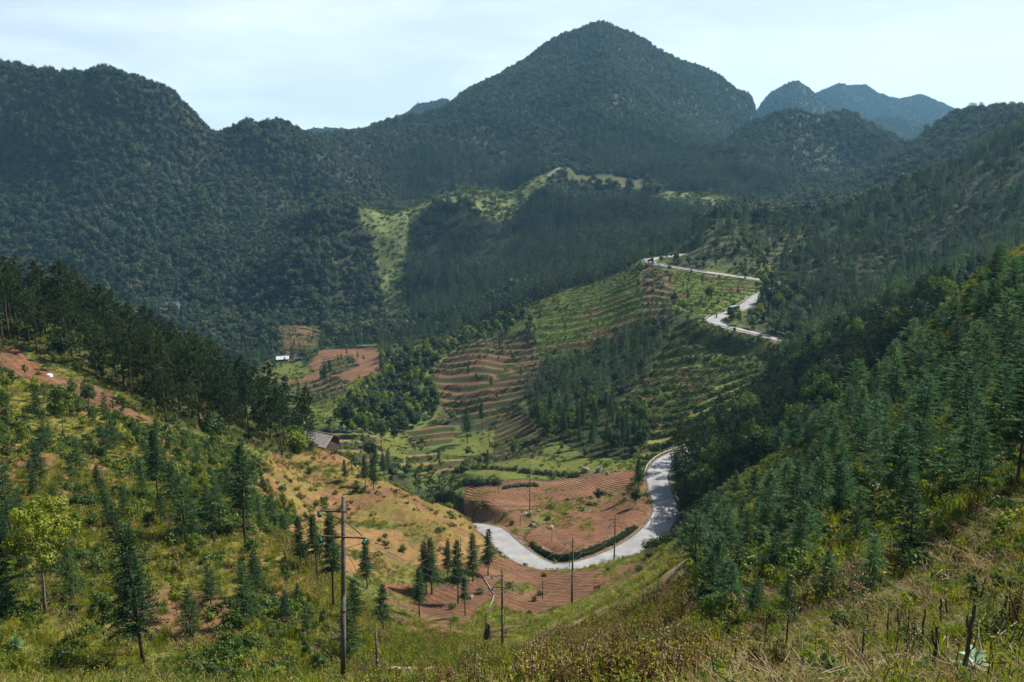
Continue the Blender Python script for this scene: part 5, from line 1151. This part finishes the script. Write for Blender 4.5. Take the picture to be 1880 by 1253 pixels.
def rider(u, v, Y, away, label_m, label_p, shirt, two=False):
    Pf = PfB; i = idx_near(Pf, u, v, Y); p = Pf[i]; T = (Pf[i+2]-Pf[i-2])*(1 if away else -1); rz = math.atan2(T[1], T[0]); X = at(u, v, Y)[0]; X = float(np.clip(X, p[0]-2.2, p[0]+2.2)); Yv = p[1]
    z = p[2]+.06
    t = thing('motorcycle', label_m, 'motorcycle', (X, Yv, z), rz, 'motorcycles on the upper bend')
    rub = simple('bike_rubber', (.015, .015, .015), None, 4, .9); red = simple('bike_paint', (.10, .02, .02), (.07, .015, .015), 3, .35); met = simple('bike_metal', (.20, .20, .20), (.1, .1, .1), 6, .4)
    for x in (.62, -.62):
        V = []; n = 16
        w = MB(); pts = [(math.cos(k/n*6.2832)*.28, 0, math.sin(k/n*6.2832)*.28) for k in range(n+1)]; w.tube(pts, .05, 6, False); w.tube([(0, -.05, 0), (0, .05, 0)], .06, 8); wo = w.obj('wheel', rub, t, True, (x, 0, .33))
        sp = MB(); [sp.tube([(0, 0, 0), (math.cos(a)*.27, 0, math.sin(a)*.27)], .008, 3) for a in np.arange(0, 6.28, .785)]; sp.obj('spokes', met, wo)
    MB().tube([(.62, 0, .33), (.42, 0, .95)], .03, 6).obj('fork', met, t); MB().tube([(.40, -.33, 1.05), (.42, 0, .98), (.40, .33, 1.05)], .016, 5).obj('handlebar', met, t)
    MB().lathe([(.05, -.28), (.13, -.18), (.15, .05), (.08, .25)], (.12, 0, .78), 10, axis='x').obj('fuel_tank', red, t, True); MB().box((-.35, 0, .80), (.70, .24, .10)).obj('saddle', rub, t)
    MB().box((.05, 0, .45), (.36, .22, .30)).obj('engine', met, t); MB().lathe([(.04, 0), (.08, .05), (.07, .1)], (.46, 0, .92), 8, axis='x').obj('headlight', met, t); MB().box((-.75, 0, .62), (.36, .16, .04)).obj('rear_mudguard', red, t)
    for q in range(2 if two else 1):
        x0 = -.12-.45*q; po = thing('person', label_p if q == 0 else 'passenger in a pale top sitting behind the rider on the motorcycle', 'person', (X, Yv, z), rz)
        me = bpy.data.meshes.new('body'); vs = [(x0, 0, .93), (x0+.03, 0, 1.18), (x0+.05, 0, 1.42), (x0+.07, 0, 1.52), (x0+.10, 0, 1.62),
            (x0+.04, .19, 1.40), (x0+.22, .27, 1.18), (x0+.46, .26, 1.10), (x0+.04, -.19, 1.40), (x0+.22, -.27, 1.18), (x0+.46, -.26, 1.10),
            (x0, .11, .90), (x0+.38, .20, .80), (x0+.22, .18, .38), (x0+.34, .18, .33), (x0, -.11, .90), (x0+.38, -.20, .80), (x0+.22, -.18, .38), (x0+.34, -.18, .33)]
        es = [(0, 1), (1, 2), (2, 3), (3, 4), (2, 5), (5, 6), (6, 7), (2, 8), (8, 9), (9, 10), (0, 11), (11, 12), (12, 13), (13, 14), (0, 15), (15, 16), (16, 17), (17, 18)]
        me.from_pydata(vs, es, []); rad = [.15, .14, .16, .06, .06, .075, .05, .04, .075, .05, .04, .10, .075, .05, .045, .10, .075, .05, .045]
        sh = shirt if q == 0 else (.35, .34, .33); cm = simple('clothes', sh, tuple(c*.7 for c in sh), 5); me.materials.append(cm)
        b = link('body', me, po); b.modifiers.new('Skin', 'SKIN'); sk = me.skin_vertices[0]
        for k, r_ in enumerate(rad): sk.data[k].radius = (r_, r_)
        sk.data[0].use_root = True; sb = b.modifiers.new('Sub', 'SUBSURF'); sb.levels = 1; sb.render_levels = 1
        MB().lathe([(.05, -.13), (.085, -.08), (.10, 0), (.09, .08), (.03, .12)], (x0+.12, 0, 1.66), 10).obj('head', SKIN, po, True)
        MB().lathe([(.125, -.01), (.13, .05), (.10, .13), (.04, .165)], (x0+.11, 0, 1.68), 12).obj('helmet', simple('helmet_shell', (.30, .30, .30), (.2, .2, .2), 3, .3), po, True)
rider(1316, 585, 312, False, 'dark motorcycle nearest on the upper bend', 'person in dark clothes riding the nearest motorcycle', (.03, .04, .07), True)
rider(1356, 568, 327, True, 'motorcycle behind the bus on the upper road', 'person in a dark jacket riding behind the bus', (.05, .05, .06))

# ------------------------------------------------------------------ foreground wood, sticks, logs, bundles
DEADW = simple('dead_wood', (.09, .065, .05), (.035, .026, .022), 12, .95, .015); PALEW = simple('pale_dead_wood', (.36, .28, .20), (.20, .15, .11), 10, .95, .01)
def stick(u, v, hpx, wpx, label, lean=0.0, mat=None, fork=False, seed=0, Y=None):
    if Y is None: X, Y, Z = hit(u, min(v, 1252))
    else: X = at(u, v, Y)[0]; Z = float(ground(X, Y))
    h = px(hpx, Y)*1.1; r = px(wpx, Y)/2*1.25; g = random.Random(seed); mb = MB(); n = 9; pts = []
    for k in range(n): t = k/(n-1); pts.append((lean*h*t+g.uniform(-1, 1)*r*.45*(0 < k), g.uniform(-1, 1)*r*.5, h*t-(.2 if k == 0 else 0)))
    t = thing('dead_stem', label, 'dead stem', (X, Y, Z), 0, None); mb.tube(pts, [r*(1.15-.45*k/(n-1)+.12*g.uniform(-1, 1)) for k in range(n)], 7); mb.obj('stem', mat or DEADW, t)
    if fork:
        p = pts[5]; MB().tube([p, (p[0]-r*2.2, p[1], p[2]+h*.12), (p[0]-r*2.6, p[1]+.02, p[2]+h*.24)], [r*.75, r*.6, r*.4], 6).obj('branch', mat or DEADW, t)
        p = pts[3]; MB().tube([p, (p[0]+r*2.5, p[1], p[2]+h*.08), (p[0]+r*3.4, p[1]+.02, p[2]+h*.20)], [r*.6, r*.45, r*.2], 6).obj('branch', mat or DEADW, t)
    return t
S = [(1766, 1252, 160, 7, 'thickest dark forked dead stem at the lower right', .03, True), (1712, 1252, 115, 7, 'dark dead stem left of the thickest one', -.03, True), (1578, 1240, 90, 4, 'thin straight dead stem in the middle of the dry slope', .0, False), (1469, 1252, 55, 7, 'short dark stake near the bottom centre right', .0, False),
     (1440, 1210, 90, 3, 'thin twig standing between green leaves and dry grass', .02, False), (1812, 1225, 60, 4, 'thin dead stem right of the thickest one', .04, False), (1843, 1140, 48, 5, 'stubby dead stem at the right near the edge', -.02, False), (1656, 1200, 90, 3, 'leaning thin dead stem left of the thick pair', -.2, True), (1665, 1195, 85, 3, 'thin dead stem beside the leaning one', -.05, False),
     (1690, 1190, 80, 4, 'slim dark stem behind the thick pair', .0, False), (1727, 1150, 55, 4, 'short dark stem behind the thick one', -.12, False), (1740, 1148, 50, 4, 'second short dark stem leaning left', -.2, False), (1785, 1140, 45, 4, 'short straight stem behind the right one', .0, False), (1590, 1160, 40, 3, 'small twig on the dry slope', .0, False), (1545, 1170, 45, 3, 'small twig left on the dry slope', .05, False),
     (1628, 1180, 60, 3, 'thin stem rising from dry grass left of centre', -.06, False), (1875, 1160, 70, 4, 'dead branch tip at the right edge', -.45, False), (1405, 1180, 50, 3, 'thin stem beside the little dark fir', .0, False), (1515, 1252, 40, 4, 'short twig at the bottom edge', .05, False), (1348, 1240, 60, 4, 'thin dark stem among yellow weeds', .0, False), (1800, 1100, 40, 3, 'thin far twig on the dry slope', .1, False)]
for k, (u, v, hp, wp, lab, ln, fk) in enumerate(S): stick(u, v, hp, wp, lab, ln, None, fk, k)
def heap(u, v, n, L_, rad, label, ang, spread, mat, seed, name='cut_branches'):
    X, Y, Z = hit(u, v); t = thing(name, label, 'branches', (X, Y, Z)); g = random.Random(seed)
    for k in range(n):
        a = ang+g.gauss(0, spread); l = L_*g.uniform(.5, 1.1); x, y = g.gauss(0, L_*.22), g.gauss(0, L_*.3); p = []
        for s in (-.5, 0, .5):
            xx, yy = x+math.cos(a)*l*s, y+math.sin(a)*l*s; p.append((xx, yy, float(ground(X+xx, Y+yy))-Z+g.uniform(.05, .28)))
        MB().tube(p, [rad, rad*.8, rad*.4], 5).obj('branch', mat, t)
heap(1800, 1170, 46, 1.3, .014, 'heap of pale cut branches lying right of the thick dead stem', .5, .45, PALEW, 1)
heap(1640, 1235, 16, 1.3, .016, 'few pale sticks lying at the bottom of the dry slope', .6, .3, PALEW, 2)
heap(1250, 1180, 12, 1.0, .014, 'dry pale branches at the lower edge of the fir stand', .9, .5, PALEW, 3)
heap(610, 1215, 14, 3.0, .03, 'brown cut stems lying left of the nearest pole foot', 2.2, .35, simple('brown_cut_wood', (.17, .10, .06), (.09, .055, .035), 8), 4)
heap(365, 1180, 10, 2.5, .03, 'brown brush cut down low on the left hillside', 1.0, .5, simple('brown_brush', (.15, .09, .05), (.08, .05, .03), 8), 5)
def straw_bundles():
    sm = simple('pale_straw_bundle', (.44, .32, .20), (.30, .21, .13), 7)
    for k, u in enumerate((722, 742, 766, 786)):
        X, Y, Z = hit(u, 1240); t = thing('straw_bundle', ('leftmost pale straw bundle on the grass right of the nearest pole', 'second pale straw bundle from the left on the grass', 'third pale straw bundle from the left on the grass', 'rightmost pale straw bundle on the grass')[k], 'straw bundle', (X, Y, Z)); g = random.Random(k)
        for q in range(16):
            a = .85+g.gauss(0, .1); o = g.gauss(0, .07); L_ = g.uniform(.7, 1.1); p = []
            for s in (-.5, .5):
                xx, yy = math.cos(a)*L_*s-math.sin(a)*o, math.sin(a)*L_*s*1.2+math.cos(a)*o; p.append((xx, yy, float(ground(X+xx, Y+yy))-Z+.42+g.uniform(0, .12)))
            MB().tube(p, [.02, .014], 4).obj('straw', sm, t)
straw_bundles()
def dead_stump():
    X, Y, Z = hit(895, 1180); t = thing('tree_stump', 'dark splintered tree stump with a tall pointed spike', 'tree stump', (X, Y, Z)); h = px(38, Y)
    g = random.Random(2); n = 12; V = []; 
    for lv, (rr, zz) in enumerate(((.62, -.3), (.50, .3), (.40, h*.5), (.30, h*.8))):
        for k in range(n): a = k/n*6.283; V.append((math.cos(a)*rr*g.uniform(.85, 1.15), math.sin(a)*rr*g.uniform(.85, 1.15), zz+(0 if lv < 3 else g.uniform(-.1, .7))))
    V.append((0, 0, h*.5)); Fc = [(l*n+k, l*n+(k+1) % n, (l+1)*n+(k+1) % n, (l+1)*n+k) for l in range(3) for k in range(n)]+[(3*n+k, 3*n+(k+1) % n, 4*n) for k in range(n)]
    MB().add(V, Fc).obj('stump', DEADW, t); MB().tube([(-.1, 0, h*.6), (-.15, 0, h*1.2), (-.2, 0, h*1.7)], [.16, .09, .02], 5).obj('spike', DEADW, t)
dead_stump()
def log(u0, v0, u1, v1, r, label):
    a = Vector(hit(u0, v0)); b = Vector(hit(u1, v1)); t = thing('log', label, 'log', tuple((a+b)/2)); c = (a+b)/2; g = random.Random(int(u0)); up = Vector((0, 0, r*.7))
    MB().tube([tuple(a-c+up), tuple((a-c)*.35+up*1.3), tuple((b-c)*.4+up*1.2), tuple(b-c+up)], [r*.8, r, r*.95, r*.7], 9).obj('trunk', DEADW, t, True)
    p = (b-c)*.3+up; MB().tube([tuple(p), tuple(p+Vector((.2, .1, .9)))], [r*.4, r*.15], 5).obj('branch_stub', DEADW, t)
log(880, 1166, 945, 1154, .26, 'longer fallen trunk lying behind the splintered stump'); log(902, 1172, 940, 1170, .2, 'shorter fallen trunk in front beside the second pole'); log(948, 1156, 985, 1148, .16, 'thin log right of the second pole')
def pipe(pts, label, r=.09):
    P = [Vector(hit(u, v))+Vector((0, 0, .14)) for u, v in pts]; c = P[0]; o = MB().tube([tuple(p-c) for p in P], r, 7).obj('concrete_channel', STONE, None, True, tuple(c)); tag(o, label, 'channel')
pipe([(886, 1060), (893, 1072), (902, 1086), (907, 1094)], 'pale pipe running down the slope beside the row of firs', .10); pipe([(907, 1096), (903, 1108), (898, 1120)], 'lower piece of the pale pipe ending at the soil patch', .10)
BIGLEAF = simple('pale_bluish_big_leaf', (.16, .24, .17), (.11, .18, .11), 5, .45)
def big_leaf_plant(u, v, Y, label, s=1.0, n=14, mat=None):
    X = at(u, v, Y)[0]; Z = float(ground(X, Y)); t = thing('leafy_plant', label, 'plant', (X, Y, Z)); g = random.Random(int(u)); mat = mat or BIGLEAF
    hs = .55*s; MB().tube([(0, 0, -.1), (.01, 0, hs*.5), (0, 0, hs)], [.02, .015, .01], 6).obj('stem', simple('green_stem', (.10, .14, .05), None, 5), t)
    for k in range(n):
        a = k*2.4+g.uniform(-.2, .2); z = hs*(.35+.65*k/n); L_ = s*g.uniform(.30, .42)*(1.1-.4*k/n); el = .15+.9*k/n; w = L_*.17; V = []
        for i in range(6):
            q = i/5; ww = w*math.sin(math.pi*min(1, q*.92+.06))**.8; rr = L_*q; zz = z+L_*(math.sin(el)*q-.30*q*q)
            for sg, dz in ((-1, .22), (0, 0), (1, .22)): V.append((math.cos(a)*rr*math.cos(el)-math.sin(a)*ww*sg, math.sin(a)*rr*math.cos(el)+math.cos(a)*ww*sg, zz+ww*dz))
        MB().add(V, [(i*3+j, i*3+j+1, i*3+j+4, i*3+j+3) for i in range(5) for j in range(2)]).obj('leaf', mat, t, True)
X0, Y0, _ = hit(1785, 1250); big_leaf_plant(1785, 1250, Y0+.1, 'plant with large pale bluish leaves at the bottom right edge', 1.05, 16)
Xa, Ya, _ = hit(30, 1200); big_leaf_plant(30, 1200, Ya, 'long-leaved green plant at the lower left edge', 1.5, 22, simple('fern_green', (.07, .13, .04), (.045, .09, .03), 5, .5))
def white_bag():
    X, Y, Z = hit(92, 692); o = link('plastic_bag', STONES[1], None, (X, Y, Z+.15), (.4, .2, .3), .45).data.copy(); p = bpy.data.objects['plastic_bag']; p.data = o; o.materials.clear(); o.materials.append(simple('white_plastic', (.75, .75, .75), (.6, .6, .62), 4, .5)); tag(p, 'small white plastic bag on the upper red soil strip', 'bag')
white_bag()
# ------------------------------------------------------------------ the air over the valley
def haze():
    m = bpy.data.materials.new('pale_air'); m.use_nodes = True; nt = m.node_tree; nt.nodes.clear()
    o = nt.nodes.new('ShaderNodeOutputMaterial'); v = nt.nodes.new('ShaderNodeVolumePrincipled'); nt.links.new(v.outputs[0], o.inputs['Volume'])
    v.inputs['Color'].default_value = (.30, .66, 1.0, 1); v.inputs['Density'].default_value = HAZE_DENSITY; v.inputs['Anisotropy'].default_value = .2
    top = max(float(H.max())+30, 60); bot = float(H.min())-8
    b = MB().box((0, 0, (top+bot)/2), (9200, 9200, top-bot)).obj('haze', m); tag(b, 'thin blue haze filling the valley', kind='stuff')
haze()
print('haze box', H.max(), H.min(), 'objects', len(bpy.data.objects))
